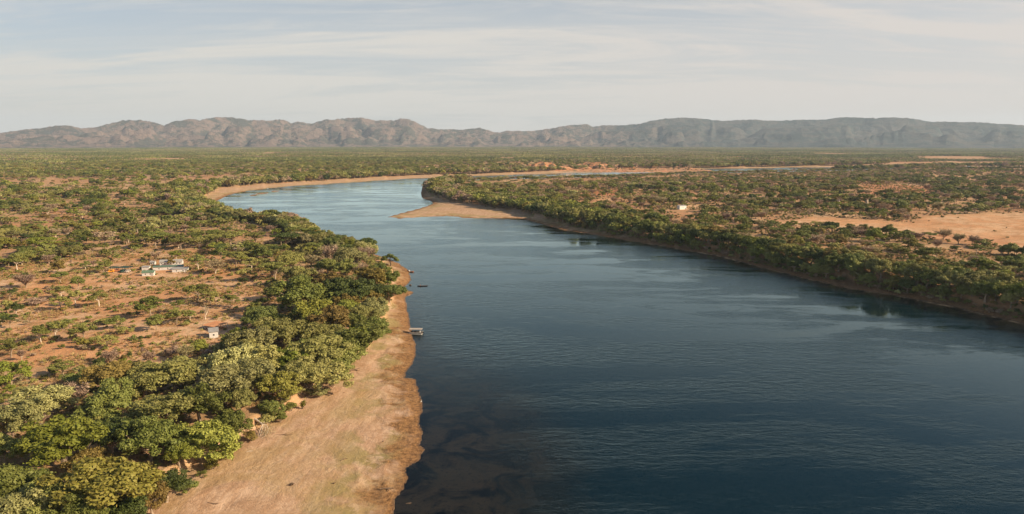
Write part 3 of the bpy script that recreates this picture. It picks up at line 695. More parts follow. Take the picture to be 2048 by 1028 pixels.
def ordw(k):
    if k == 1: return 'nearest'
    if k < 20: return ONES[k] + ' nearest'
    t, o = divmod(k, 10)
    if t > 5: return '%d-th nearest' % k
    return (TENS[t][0] if o == 0 else TENS[t][1] + '-' + ONES[o]) + ' nearest'
PX, PY = pix(XY[:, 0], XY[:, 1], ZZ + np.array([i[5] * .6 for i in items]))
depth = XY[:, 1] * CP + (CAMZ - ZZ) * SP
size = np.array([i[4] for i in items]) * F / depth
inview = (PX > -20) & (PX < 2068) & (PY < 1050)
indiv = np.zeros(len(items), bool)
forms = np.array([i[2] for i in items]); cols = np.array([i[3] for i in items])
for f_ in GROUPOF:
    ii = np.where((forms == f_) & inview)[0]; ii = ii[np.argsort(-size[ii])][:300]; indiv[ii] = True
# labels: landmark, side, rank
lmx = np.array([l[1] for l in LM]); lmy = np.array([l[2] for l in LM])
buckets = {}
for i in np.where(indiv)[0]:
    dx, dy = PX[i] - lmx, (PY[i] - lmy) * 1.6
    j = int(np.argmin(dx ** 2 + dy ** 2))
    side = ('right of' if dx[j] > 0 else 'left of') if abs(dx[j]) > abs(dy[j]) else ('below' if dy[j] > 0 else 'above')
    buckets.setdefault((forms[i], cols[i], j, side), []).append((dx[j] ** 2 + dy[j] ** 2, i))
label = {}
for (f_, c_, j, side), L in buckets.items():
    L.sort()
    for k_, (_, i) in enumerate(L): label[i] = '%s %s, %s %s %s' % (CW[c_], FW[f_], ordw(k_ + 1), side, LM[j][0])

order = np.where(indiv)[0]; order = order[np.argsort(-size[order])]
for i in order:
    x, y, f_, c_, w_, h_, hand = items[i]; z = ZZ[i]
    var = int(hash_(str(int(x * 10)))) % (4 if c_ in ('green', 'olive', 'pale', 'brown') and f_ == 'round' else 2)
    near_ = size[i] > (26 if f_ != 'bush' else 16)
    rot = rng.uniform(0, 6.283); sq = rng.uniform(.84, 1.19); sc = (w_ / 10.2 * sq, w_ / 10.2 / sq, h_ / 9.8)
    if f_ in ('bush',):
        pr_ = proto(f_, c_, 2 if near_ else 1, var)
        o = link(bpy.data.objects.new('bush', pr_)); o.location = (x, y, z - .05); o.rotation_euler = (0, 0, rot); o.scale = sc
    else:
        tm, cm = proto(f_, c_, 2, 0 if not near_ else var)
        o = empty(GROUPOF[f_], (x, y, z - .1), rot, sc)
        a = link(bpy.data.objects.new('trunk', tm)); a.parent = o
        b = link(bpy.data.objects.new('crown', cm)); b.parent = o
    tag(o, label[i], CAT[f_], GRP[f_])

# ---------------------------------------------------------------- the rest: one stuff object per kind
def scatter(name, label_, group_items, meshes):
    """group_items: x,y,z,rot,sx,sy,sz,index ; instances on points"""
    A = np.array(group_items, dtype=np.float32)
    me = bpy.data.meshes.new(name); me.vertices.add(len(A)); me.vertices.foreach_set('co', A[:, :3].ravel())
    for nm, v, ty in (('rot', np.column_stack([A[:, 3] * 0, A[:, 3] * 0, A[:, 3]]), 'FLOAT_VECTOR'), ('scl', A[:, 4:7], 'FLOAT_VECTOR')):
        a = me.attributes.new(nm, ty, 'POINT'); a.data.foreach_set('vector', np.ascontiguousarray(v, dtype=np.float32).ravel())
    a = me.attributes.new('pick', 'INT', 'POINT'); a.data.foreach_set('value', A[:, 7].astype(np.int32))
    o = link(bpy.data.objects.new(name, me)); tag(o, label_, kind='stuff')
    col = bpy.data.collections.new(name + '_kinds')
    for k, m in enumerate(meshes): col.objects.link(bpy.data.objects.new('kind_%03d' % k, m))
    ng = bpy.data.node_groups.new(name + '_scatter', 'GeometryNodeTree')
    ng.interface.new_socket('Geometry', in_out='INPUT', socket_type='NodeSocketGeometry'); ng.interface.new_socket('Geometry', in_out='OUTPUT', socket_type='NodeSocketGeometry')
    N = ng.nodes; L = ng.links; gi = N.new('NodeGroupInput'); go_ = N.new('NodeGroupOutput')
    ci = N.new('GeometryNodeCollectionInfo'); ci.inputs['Collection'].default_value = col; ci.inputs['Separate Children'].default_value = True; ci.inputs['Reset Children'].default_value = True
    ip = N.new('GeometryNodeInstanceOnPoints'); ip.inputs['Pick Instance'].default_value = True
    def na(nm, ty):
        q = N.new('GeometryNodeInputNamedAttribute'); q.data_type = ty; q.inputs[0].default_value = nm; return q.outputs[0]
    L.new(gi.outputs[0], ip.inputs['Points']); L.new(ci.outputs[0], ip.inputs['Instance'])
    L.new(na('pick', 'INT'), ip.inputs['Instance Index']); L.new(na('scl', 'FLOAT_VECTOR'), ip.inputs['Scale'])
    e2r = N.new('FunctionNodeEulerToRotation'); L.new(na('rot', 'FLOAT_VECTOR'), e2r.inputs[0]); L.new(e2r.outputs[0], ip.inputs['Rotation'])
    L.new(ip.outputs[0], go_.inputs[0])
    md = o.modifiers.new('scatter', 'NODES'); md.node_group = ng
    return o
for f_, nm, lab in (('round', 'distant_broad_trees', 'broad-crowned trees along the farther banks and plain'), ('umbrella', 'distant_flat_topped_trees', 'flat-topped trees scattered over the farther plain'),
                    ('thorn', 'distant_thin_crowned_trees', 'thin-crowned trees scattered over the farther plain'), ('bare', 'distant_leafless_trees', 'leafless grey-brown trees scattered over the farther plain'),
                    ('bush', 'scattered_bushes', 'small bushes scattered thickly over the plain')):
    ii = np.where((forms == f_) & ~indiv)[0]
    ks, ms, rows = {}, [], []
    for i in ii:
        x, y, _, c_, w_, h_, _h = items[i]; v = i % 2; key = (c_, v)
        if key not in ks: ks[key] = len(ms); ms.append(proto(f_, c_, 1, v))
        rows.append((x, y, ZZ[i] - .1, rng.uniform(0, 6.28), w_ / 10.2, w_ / 10.2, h_ / 9.8, ks[key]))
    if rows: scatter(nm, lab, rows, ms)

# -- far woodland: patches of small crowns, 3 km and beyond
def patch_mesh(seed, n_=150, S_=70.0, cols_=('green', 'olive', 'thorn', 'dark', 'dry')):
    r = np.random.default_rng(seed); V, Q, MI = [], [], []; k0 = 0
    for i in range(n_):
        x, y = r.uniform(-S_, S_, 2); w_ = r.uniform(6, 12); h_ = r.uniform(4.5, 9); m = 26; ci = r.choice(len(cols_), p=(.30, .26, .26, .08, .10))
        d = r.normal(size=(m, 3)); d[:, 2] = np.abs(d[:, 2]); d /= np.linalg.norm(d, axis=1)[:, None]
        C = np.array([x, y, h_ * .45]) + d * np.array([w_ * .42, w_ * .42, h_ * .45]); a = Acc(); Nn = d + r.normal(size=(m, 3)) * .4; Nn /= np.linalg.norm(Nn, axis=1)[:, None]
        a.leaves(C, Nn, 3.2, r, 1.2); V.append(a.V[0]); Q.append(a.F[0] + k0); k0 += len(a.V[0]); MI += [ci] * m
    return mesh_np('woodland_patch', np.vstack(V), np.vstack(Q), [FOL[c] for c in cols_], MI)
patches = [patch_mesh(900 + i) for i in range(3)] + [patch_mesh(910 + i, 120, 70.0, ('olive', 'thorn', 'dry', 'brown', 'green')) for i in range(2)] + [patch_mesh(920 + i, 170, 70.0, ('dark', 'green', 'green', 'olive', 'thorn')) for i in range(2)]
P = jgrid(108.0, 3100, 11900, 41, .7); hP, sP, oP = terrain(P); r = np.hypot(P[:, 0], P[:, 1])
dn = fbm(P[:, 0] / 600, P[:, 1] / 330, 4, 301)
k = (oP > 60) & (dn > .36 - .10 * sst(r, 5000, 8000)); P = P[k]; hP = hP[k]
rows = [(x, y, z - .3, rng.uniform(0, 6.28), 1, 1, rng.uniform(.85, 1.2), int(rng.integers(0, 3) if .45 < h_ < .55 else rng.integers(3, 5) if h_ >= .55 else rng.integers(5, 7))) for (x, y), z, h_ in zip(P, hP, fbm(P[:, 0] / 900, P[:, 1] / 500, 3, 311))]
scatter('far_woodland', 'green woodland covering the plain to the foot of the hills', rows, patches)

# -- tufts of dry grass in the clearing and on the bank top
def tuft_mesh(seed, nb_=26):
    r = np.random.default_rng(seed); V = []
    for i in range(nb_):
        a = r.uniform(0, 6.28); b = np.array([math.cos(a), math.sin(a), 0]) * r.uniform(0, .45); tip_ = b + np.array([math.cos(a) * r.uniform(.1, .7), math.sin(a) * r.uniform(.1, .7), r.uniform(.3, .9)])
        w = np.array([-math.sin(a), math.cos(a), 0]) * .07; V += [b - w, b + w, tip_ + w * .3, tip_ - w * .3]
    return mesh_np('tuft', np.array(V), np.arange(4 * nb_).reshape(nb_, 4), [FOL['straw']])
tufts = [tuft_mesh(i) for i in range(3)]
P = jgrid(1.9, 150, 640, 40); P = P[(P[:, 0] < 0) | (P[:, 1] > 380)]
hP, sP, oP = terrain(P); d1 = fbm(P[:, 0] / 12, P[:, 1] / 12, 4, 401)
k = (oP > 1.5) & (rng.uniform(size=len(P)) < .85 * sst(d1, .40, .56)) & ~blocked(P, -3)
P = P[k]; hP = hP[k]
rows = [(x, y, z - .05, rng.uniform(0, 6.28), s_, s_, s_ * rng.uniform(.7, 1.2), int(rng.integers(0, 3))) for (x, y), z, s_ in zip(P, hP, rng.uniform(.7, 1.7, len(P)))]
scatter('dry_grass', 'tufts of dry straw-coloured grass on the red soil', rows, tufts)
# ---------------------------------------------------------------- built things
def box_data(x0, x1, y0, y1, z0, z1):
    V = [(x0, y0, z0), (x1, y0, z0), (x1, y1, z0), (x0, y1, z0), (x0, y0, z1), (x1, y0, z1), (x1, y1, z1), (x0, y1, z1)]
    return V, [(0, 3, 2, 1), (4, 5, 6, 7), (0, 1, 5, 4), (1, 2, 6, 5), (2, 3, 7, 6), (3, 0, 4, 7)]
class MB:
    def __init__(s): s.V, s.F = [], []
    def raw(s, V, Fq): k = len(s.V); s.V += [tuple(v) for v in V]; s.F += [tuple(i + k for i in f) for f in Fq]; return s
    def box(s, *a): return s.raw(*box_data(*a))
    def tube(s, pts, rad, k=6):
        a = Acc(); a.tube(pts, rad, k); V, Q = a.V[0], a.F[0]
        n_ = len(pts); Q = [tuple(q) for q in Q] + [tuple(reversed(range(k))), tuple(range((n_ - 1) * k, n_ * k))]
        return s.raw(V, Q)
    def build(s, name, mat, parent=None, loc=None, smooth=False):
        me = bpy.data.meshes.new(name); me.from_pydata(s.V, [], s.F); me.materials.append(mat)
        if smooth: me.polygons.foreach_set('use_smooth', [True] * len(me.polygons))
        me.update(); o = link(bpy.data.objects.new(name, me))
        if parent: o.parent = parent
        if loc: o.location = loc
        return o
WHITE = plain('white_painted_wall', (.62, .58, .53), .7, .06, .8); HUTW = plain('chalk_white_wall', (.74, .71, .66), .7, .06, .8); GREYROOF = plain('grey_metal_roof', (.42, .38, .33), .5, .10, .6, .2)
GREEN_R = plain('green_metal_roof', (.13, .19, .12), .5, .10, .6); DARKW = plain('dark_window_glass', (.025, .03, .035), .15, .1)
TAN_R = plain('rust_orange_roof', (.60, .27, .12), .8, .14, .5); NET = plain('dark_green_shade_net', (.030, .060, .045), .9, .2, 1.2)
ORANGE = plain('orange_yellow_paint', (.75, .32, .03), .45, .08, 2); BLACK = plain('black_rubber', (.02, .02, .02), .8, .1); RUST = plain('rust_brown_paint', (.38, .14, .06), .6, .12, 2)
ALU = plain('grey_aluminium', (.46, .41, .36), .4, .06, 2, .3); DKBROWN = plain('dark_brown_wood', (.09, .05, .03), .8, .15, 3); POSTM = plain('pale_post', (.70, .66, .60), .7, .08, 2)
CREAM = plain('cream_canvas', (.42, .35, .29), .7, .06, 1)

def building(name, label_, cat, px, py, ang, w, d, h, rise, wallm, roofm, nwin=0, mono=False, door=True, over=.35, winrow=.55):
    """px,py = photo pixel of the middle of the front wall's foot"""
    x, y = gxy(px, py); z = hz(x, y)
    a = math.radians(ang); root = empty(name, (x - math.sin(a) * d / 2, y + math.cos(a) * d / 2, z - .15), a); tag(root, label_, cat)
    mb = MB().box(-w / 2, w / 2, -d / 2, d / 2, -.4, h)
    if not mono: mb.raw([(-w / 2, -d / 2, h), (-w / 2, d / 2, h), (-w / 2, 0, h + rise), (w / 2, -d / 2, h), (w / 2, d / 2, h), (w / 2, 0, h + rise)], [(0, 2, 1), (3, 4, 5)])
    mb.build('wall', wallm, root)
    t = .07; o = over
    def slab(pa, pb, name_='roof'):   # sloping slab between two edges (y,z)
        (ya, za), (yb, zb) = pa, pb; X0, X1 = -w / 2 - o, w / 2 + o
        V = [(X0, ya, za), (X1, ya, za), (X1, yb, zb), (X0, yb, zb), (X0, ya, za + t), (X1, ya, za + t), (X1, yb, zb + t), (X0, yb, zb + t)]
        MB().raw(V, [(0, 3, 2, 1), (4, 5, 6, 7), (0, 1, 5, 4), (1, 2, 6, 5), (2, 3, 7, 6), (3, 0, 4, 7)]).build(name_, roofm, root)
    if mono: slab((-d / 2 - o, h + .03), (d / 2 + o, h + .06 + rise))
    else:
        k = rise / (d / 2); slab((-d / 2 - o, h + .03 - k * o), (0, h + rise + .03)); slab((d / 2 + o, h + .03 - k * o), (0.0, h + rise + .03))
    for i in range(nwin):
        cx = -w / 2 + w * (i + .7) / (nwin + .4); f = MB().box(cx - .38, cx + .38, -d / 2 - .05, -d / 2 + .02, h * winrow - .40, h * winrow + .42).build('window', WHITE, root)
        MB().box(cx - .31, cx + .31, -d / 2 - .07, -d / 2 - .052, h * winrow - .33, h * winrow + .35).build('pane', DARKW, f)
    if door: MB().box(w / 2 - 1.5, w / 2 - .6, -d / 2 - .06, -d / 2 + .02, 0, 2.0 if h > 2.2 else h * .8).build('door', DARKW if wallm is not WHITE else GREYROOF, root)
    return root
building('camp_building', 'long white building with a grey gable roof and a row of dark windows', 'building', 342, 531.5, 14, 14.2, 5.0, 2.7, 1.35, WHITE, GREYROOF, 7, winrow=.62, door=False)
building('camp_building', 'low white building with a green roof in front of the long windowed building', 'building', 336, 539.5, 14, 18.5, 3.6, 2.2, .45, WHITE, GREEN_R, 3, mono=True)
building('camp_building', 'white building with a pale grey roof, rightmost and lowest of the camp', 'building', 360, 543.8, 14, 9.6, 3.8, 2.3, .55, WHITE, GREYROOF, 2, mono=True)
building('camp_shed', 'pale box-like shed just behind the green-roofed shed', 'shed', 291, 540.5, 10, 4.6, 3.4, 2.5, .3, WHITE, GREYROOF, 0, mono=True, door=False)
building('camp_shed', 'white shed with a green roof at the left end of the camp', 'shed', 296, 551.5, 14, 7.0, 4.0, 2.4, 1.1, WHITE, GREEN_R, 2)
building('camp_hut', 'tiny white hut with two dark openings left of the long white building', 'hut', 305, 529.5, 8, 3.2, 2.6, 2.1, .7, WHITE, GREYROOF, 2, door=False)
building('white_hut', 'small white hut standing alone on the sandy track across the river', 'hut', 1366, 420.5, 22, 10.0, 6.0, 4.8, 0.5, HUTW, GREYROOF, 1, mono=True, over=.2)
building('grey_roofed_hut', 'whitish hut with a grey roof half hidden by riverside trees', 'hut', 428, 676, 24, 3.6, 5.4, 3.0, .5, WHITE, GREYROOF, 1, mono=True, door=False)
# open shed with rust-orange roof on pale posts
def open_shed(px, py, ang, w, d, h, rise, roofm, npost, label_, name='open_shed', postm=POSTM, sag=False):
    x, y = gxy(px, py); z = hz(x, y); a = math.radians(ang)
    root = empty(name, (x - math.sin(a) * d / 2, y + math.cos(a) * d / 2, z), a); tag(root, label_, 'shed')
    nx, ny = 10, 5; V, Q = [], []
    for s_ in (0, 1):
        for j in range(ny + 1):
            for i in range(nx + 1):
                u, v = i / nx, j / ny; zz_ = h + rise * v + s_ * .06
                if sag: zz_ += .38 * abs(math.sin(u * math.pi * 2.5)) - .25 + .1 * math.sin(v * 9 + u * 7)
                V.append((-w / 2 + w * u, -d / 2 + d * v, zz_))
    m_ = (nx + 1) * (ny + 1)
    for j in range(ny):
        for i in range(nx):
            k0 = j * (nx + 1) + i; Q += [(k0, k0 + nx + 1, k0 + nx + 2, k0 + 1), (m_ + k0, m_ + k0 + 1, m_ + k0 + nx + 2, m_ + k0 + nx + 1)]
    MB().raw(V, Q).build('roof', roofm, root)
    for i in range(npost):
        for yy in (-d / 2 + .15, d / 2 - .15):
            xx = -w / 2 + .2 + (w - .4) * i / (npost - 1); top = h + rise * (0 if yy < 0 else 1) + .02
            MB().box(xx - .09, xx + .09, yy - .09, yy + .09, -.4, top).build('post', postm, root)
    return root
open_shed(417, 662, -28, 8.2, 7.5, 1.9, .35, TAN_R, 6, 'long open shed with rust-orange roof on pale posts beside the track')
open_shed(238, 543.5, 4, 15.5, 5.0, 2.5, .3, NET, 5, 'dark green shade roof on poles sheltering parked vehicles', 'shade_shelter', DKBROWN, True)

def vehicle(name, label_, px, py, ang, L_, Wd, H_, bodym, tall=.6):
    x, y = gxy(px, py); z = hz(x, y); root = empty(name, (x, y, z), math.radians(ang)); tag(root, label_, 'vehicle')
    prof = [(-L_ / 2, .45), (-L_ / 2, H_ * .58), (-L_ * .22, H_ * .62), (-L_ * .12, H_), (L_ * .40, H_), (L_ / 2, H_ * tall), (L_ / 2, .45)]
    m_ = len(prof); V = [(a_, -Wd / 2, b_) for a_, b_ in prof] + [(a_, Wd / 2, b_) for a_, b_ in prof]
    MB().raw(V, [tuple(range(m_)), tuple(reversed(range(m_, 2 * m_)))] + [(i, i + m_, (i + 1) % m_ + m_, (i + 1) % m_) for i in range(m_)]).build('body', bodym, root)
    for yy in (-Wd / 2 - .012, Wd / 2 + .012):
        MB().box(-L_ * .05, L_ * .36, min(yy, yy * .99), max(yy, yy * .99), H_ * .64, H_ * .92).build('window', DARKW, root)
    for xx in (-L_ * .31, L_ * .31):
        for yy in (-Wd / 2 + .08, Wd / 2 - .08): MB().tube([(xx, yy - .13, .38), (xx, yy + .13, .38)], [.38, .38], 10).build('wheel', BLACK, root)
    return root
vehicle('parked_vehicle', 'orange-yellow vehicle under the left end of the green shade roof', 221, 545.5, 20, 4.2, 1.9, 1.9, ORANGE)
vehicle('parked_vehicle', 'rust-brown vehicle under the green shade roof, beside the orange-yellow one', 232, 543.8, 30, 4.4, 1.9, 1.9, RUST)
vehicle('parked_vehicle', 'dark green vehicle under the right half of the shade roof', 246, 545, 75, 4.6, 1.9, 1.9, NET)
vehicle('parked_vehicle', 'cream vehicle at the right end of the green shade roof', 255, 544.8, 80, 4.2, 1.8, 1.7, CREAM)

# pontoon boat, bow to the beach
def pontoon():
    x, y = at(831, 667.5, 0); root = empty('pontoon_boat', (x, y, 0), math.radians(-4)); tag(root, 'flat-roofed pontoon boat with pale canopy moored at the left beach', 'boat')
    for s_ in (-1, 1):
        MB().tube([(-3.9, s_ * .95, .45), (-3.4, s_ * .95, .18), (-2.8, s_ * .95, .08), (3.1, s_ * .95, .08), (3.4, s_ * .95, .16)], [.05, .26, .34, .34, .20], 10).build('float', ALU, root, smooth=True)
    MB().box(-3.3, 3.2, -1.3, 1.3, .42, .52).build('deck', DKBROWN, root)
    for s_ in (-1, 1):
        MB().box(-2.6, 3.1, s_ * 1.27 - .025, s_ * 1.27 + .025, .521, 1.02).build('side_panel', ALU, root)
        for xx in (-2.55, -.7, 1.15, 3.0): MB().box(xx - .035, xx + .035, s_ * 1.20 - .035, s_ * 1.20 + .035, .521, 2.38).build('post', ALU, root)
    MB().box(-2.9, 3.25, -1.42, 1.42, 2.38, 2.47).build('canopy', CREAM, root)
    for xx in (-1.9, -.9, .1, 1.1):
        for yy in (-.6, .6):
            s = MB().box(xx - .25, xx + .25, yy - .25, yy + .25, .521, .95).build('seat', BLACK, root)
            MB().box(xx + .20, xx + .28, yy - .25, yy + .25, .952, 1.5).build('backrest', BLACK, s)
    MB().box(2.0, 2.5, -.3, .3, .521, 1.45).build('console', WHITE, root)
    e = MB().box(3.35, 3.85, -.22, .22, .55, 1.25).box(3.5, 3.68, -.09, .09, -.4, .545).build('outboard_engine', BLACK, root)
    MB().box(3.40, 3.80, -.18, .18, 1.252, 1.36).build('cowl', WHITE, e)
    MB().raw([(-4.9, -.35, .10), (-3.35, -.35, .44), (-3.35, .35, .44), (-4.9, .35, .10), (-4.9, -.35, .18), (-3.35, -.35, .52), (-3.35, .35, .52), (-4.9, .35, .18)],
             [(0, 3, 2, 1), (4, 5, 6, 7), (0, 1, 5, 4), (1, 2, 6, 5), (2, 3, 7, 6), (3, 0, 4, 7)]).build('boarding_plank', DKBROWN, root)
pontoon()
def hull(L_, Wd, H_):
    st = [(-.5, .0, .9), (-.42, .45, .75), (-.25, .85, .62), (0, 1, .58), (.3, .98, .58), (.5, .86, .6)]
    V, Q = [], []
    for (u, w, t) in st:
        x = u * L_; hw = w * Wd / 2 + .02
        V += [(x, -hw, H_ * t), (x, -hw * .75, .02), (x, 0, -.12), (x, hw * .75, .02), (x, hw, H_ * t), (x, hw * .86, H_ * t), (x, hw * .6, .16), (x, -hw * .6, .16), (x, -hw * .86, H_ * t)]
    for i in range(len(st) - 1):
        for j in range(9): Q.append((i * 9 + j, i * 9 + (j + 1) % 9, (i + 1) * 9 + (j + 1) % 9, (i + 1) * 9 + j))
    Q.append(tuple(range((len(st) - 1) * 9, len(st) * 9))); return V, Q
x, y = at(821.5, 544, 0); root = empty('motor_boat', (x, y, .05), math.radians(160)); tag(root, 'small rust-brown motor boat pulled up at the sandy point', 'boat')
MB().raw(*hull(4.6, 1.8, 1.0)).build('hull', RUST, root)
for xx in (-.6, .5): MB().box(xx, xx + .35, -.55, .55, .3, .48).build('seat', POSTM, root)
MB().box(.95, 1.45, -.35, .35, .2, 1.15).build('console', WHITE, root); MB().box(2.32, 2.6, -.18, .18, .25, 1.15).build('outboard_engine', BLACK, root)
x, y = at(845, 572.5, 0); root = empty('dugout_canoe', (x, y, .08), math.radians(4)); tag(root, 'long low dark dugout canoe afloat off the small sand spit', 'canoe')
MB().raw(*hull(6.4, .9, .55)).build('hull', DKBROWN, root); MB().box(-1.6, -1.2, -.2, .2, .2, .95).build('cargo', RUST, root)
x, y = at(820.5, 570.5, 0); MBr = MB().tube([(-.7, 0, .0), (-.3, .1, .35), (.3, 0, .42), (.8, -.1, .05)], [.12, .4, .45, .1], 7); o = MBr.build('boulder', BARK_D, loc=(x, y, -.05)); tag(o, 'small dark rock in the shallows left of the dugout canoe', 'rock')
# small white bird at the waterline
x, y = at(842.5, 805, 0.2); root = empty('egret', (x, y, .02), 1.2); tag(root, 'tiny white egret standing at the waterline of the beach', 'bird')
MB().tube([(-.38, 0, .42), (-.15, 0, .5), (.12, 0, .58), (.22, 0, .72), (.20, 0, .92), (.30, 0, .98), (.50, 0, .95)], [.03, .12, .12, .05, .035, .05, .01], 7).build('body', WHITE, root, smooth=True)
for s_ in (-.05, .05): MB().tube([(0, s_, -.1), (0.02, s_, .45)], [.02, .02], 4).build('leg', BLACK, root)

# baobabs across the river
def baobab(px, py, label_, s_=1.0, seed=1):
    x, y = gxy(px, py); z = hz(x, y); root = empty('baobab_tree', (x, y, z), seed, (s_, s_, s_)); tag(root, label_, 'tree', 'baobabs across the river')
    r = np.random.default_rng(seed); wd = Acc(); lf = Acc()
    wd.tube([(0, 0, -.6), (0, 0, .4), (0, 0, 3), (.1, 0, 6), (.1, .1, 7.4)], [2.5, 2.0, 1.6, 1.35, 1.0], 12)
    for i in range(9):
        a = i * .7 + r.uniform(-.2, .2); q = r.uniform(4, 7); tp = np.array([q * math.cos(a), q * math.sin(a), r.uniform(8.5, 12)])
        wd.tube([(.1, 0, 6.2), (tp[0] * .35, tp[1] * .35, 8.2), tuple(tp)], [.65, .38, .08], 6)
        for j in range(3):
            c = tp + r.normal(size=3) * [1.4, 1.4, .5]; d = r.normal(size=(180, 3)); d /= np.linalg.norm(d, axis=1)[:, None]
            lf.leaves(c + d * [1.6, 1.6, .9], d + r.normal(size=d.shape) * .5, .7, r)
    t_ = link(bpy.data.objects.new('trunk', wd.mesh('trunk', BARK_PALE))); t_.parent = root
    c_ = link(bpy.data.objects.new('crown', lf.mesh('crown', FOL['green' if seed == 1 else 'thorn']))); c_.parent = root
baobab(1676, 414, 'left of the two pale-trunked baobabs beyond the bare field', 1.25, 1)
baobab(1733, 413, 'right of the two pale-trunked baobabs beyond the bare field', 1.15, 2)

# lone small tree leaning at the water's edge
x, y = at(781, 529, 3.0); z = hz(x, y); root = empty('leaning_tree', (x, y, z), 0, (1.35, 1.35, 1.12)); tag(root, 'small dark-leaved tree standing alone at the tip of the left bank', 'tree')
wd = Acc(); lf = Acc(); r = np.random.default_rng(4)
wd.tube([(0, 0, -1.5), (.1, 0, 1.5), (-.3, 0, 3.0), (-.8, 0, 4.8)], [.36, .28, .24, .15], 7)
for c in ((-3.6, 0, 5.0), (-2.3, .4, 5.9), (-.9, 0, 6.5), (-.5, 0, 7.3), (.7, -.3, 7.0), (-3.0, -.3, 6.0), (1.6, .3, 5.8), (2.8, .2, 5.0), (3.6, 0, 3.9), (-2.6, -.6, 4.6), (.3, 0, 6.4), (-4.2, .3, 4.3), (3.0, .3, 4.3)):
    c = np.array(c); wd.tube([(-.3, 0, 3.0), tuple(c * .5 + np.array([-.1, 0, 1.4])), tuple(c)], [.16, .10, .04], 4)
    d = r.normal(size=(230, 3)); d /= np.linalg.norm(d, axis=1)[:, None]; q = r.uniform(.5, 1.15, 230)[:, None]
    lf.leaves(c + d * q * [1.05, 1.05, .75], d + r.normal(size=d.shape) * .5, .42, r)
for nm_, a_, m_ in (('trunk', wd, BARK_D), ('crown', lf, FOL['dark'])):
    o = link(bpy.data.objects.new(nm_, a_.mesh(nm_, m_))); o.parent = root

# fallen pale tree, roots on the bank top, limbs spread over the beach
x0, y0 = at(486, 832, 4.6); root = empty('fallen_tree', (x0, y0, 0)); tag(root, 'pale fallen tree with bare curling limbs tipped down onto the beach', 'fallen tree')
def fp(px, py, z): a, b = at(px, py, z); return (a - x0, b - y0, z)
tr_ = Acc(); tr_.tube([fp(484, 828, 4.9), fp(497, 832, 4.8), fp(513, 840, 4.5), fp(524, 848, 4.0)], [.55, .42, .34, .26], 8)
o = link(bpy.data.objects.new('trunk', tr_.mesh('trunk', BARK_PALE))); o.parent = root
for pts, ra_ in (([(524, 848, 4.0), (526, 853, 3.4), (523, 864, 2.6), (518, 876, 1.9)], .18), ([(520, 845, 4.2), (529, 844, 4.1), (527, 850, 3.6)], .13),
                ([(524, 848, 4.0), (533, 850, 3.7), (537, 860, 3.0), (532, 870, 2.4), (521, 878, 2.0), (511, 882, 1.9)], .15),
                ([(524, 852, 3.6), (519, 862, 2.9), (517, 873, 2.3)], .12), ([(529, 850, 3.6), (531, 858, 3.0), (526, 868, 2.4)], .11), ([(494, 876, 2.3), (500, 881, 2.2), (504, 883, 2.1)], .09)):
    b = Acc(); q = [fp(*p_) for p_ in pts]; b.tube(q, list(np.linspace(ra_, .04, len(q))), 5)
    o = link(bpy.data.objects.new('limb', b.mesh('limb', BARK_PALE))); o.parent = root
r = np.random.default_rng(12); tw = Acc(); V = []
for i in range(360):
    c = np.array(fp(r.normal(535, 7), r.normal(862, 8), 2.9)) + r.normal(size=3) * [.6, .6, .55]; d = r.normal(size=3); d /= np.linalg.norm(d); w = np.cross(d, r.normal(size=3)); w = w / np.linalg.norm(w) * .035
    e = c + d * r.uniform(.5, 1.7); V += [c - w, c + w, e + w * .4, e - w * .4]
tw.addq(V, np.arange(len(V)).reshape(-1, 4)); o = link(bpy.data.objects.new('twigs', tw.mesh('twigs', FOL['dry']))); o.parent = root
rt = Acc()
for i in range(14):
    d = r.normal(size=3); d[2] = abs(d[2]) * .5; b_ = np.array(fp(482, 827, 4.8)); rt.tube([b_, b_ + d * .5, b_ + d * r.uniform(.8, 1.3) + [0, 0, -.2]], [.16, .08, .02], 4)
o = link(bpy.data.objects.new('roots', rt.mesh('roots', BARK_D))); o.parent = root

# beach debris
BARK_M = plain('bark_weathered_brown', (.21, .135, .08), .95, .2, 1.5)
def stick(px, py, L_, a, label_, rad=.10, m=BARK_M, z=None, n_=3, name='driftwood', cat='driftwood'):
    x, y = at(px, py, 1.5); x, y = at(px, py, hz(x, y)); z = hz(x, y); r = np.random.default_rng(int(px)); ac = Acc()
    for i in range(n_):
        d = a + r.normal() * .5 * (i > 0); l_ = L_ * (1 if i == 0 else r.uniform(.3, .7)); s0 = np.array([0, 0, rad * .9]) + (np.array([math.cos(a), math.sin(a), 0]) * L_ * r.uniform(-.3, .3) if i else -np.array([math.cos(a), math.sin(a), 0]) * L_ / 2)
        e = s0 + np.array([math.cos(d), math.sin(d), r.uniform(0, .12)]) * l_
        ac.tube([s0, (s0 + e) / 2 + r.normal(size=3) * .12 * [1, 1, .4], e], [rad, rad * .8, rad * .3], 5)
    o = link(bpy.data.objects.new(name, ac.mesh(name, m))); o.location = (x, y, z); tag(o, label_, cat)
stick(697, 742, 5.5, .5, 'dark driftwood log by the bank near the green tree overhanging the upper beach', .22, n_=5)
stick(712, 741, 3.0, -.2, 'short dark driftwood stick just right of the upper beach log', .12)
stick(688, 785, 1.6, 1.2, 'small bent stick standing on the sand below the upper driftwood log', .08)
stick(660, 772, 4.0, -.5, 'thin pale branch lying at the foot of the bank', .08, BARK_PALE)
stick(686, 920, 2.0, 1.0, 'small dark driftwood piece in the middle of the beach', .12)
stick(668, 967, 1.0, .3, 'tiny dark lump on the beach right of the stump', .16, n_=4)
stick(771, 979, 2.8, .2, 'dark clump of driftwood on the wet sand at the waterline', .20, n_=8)
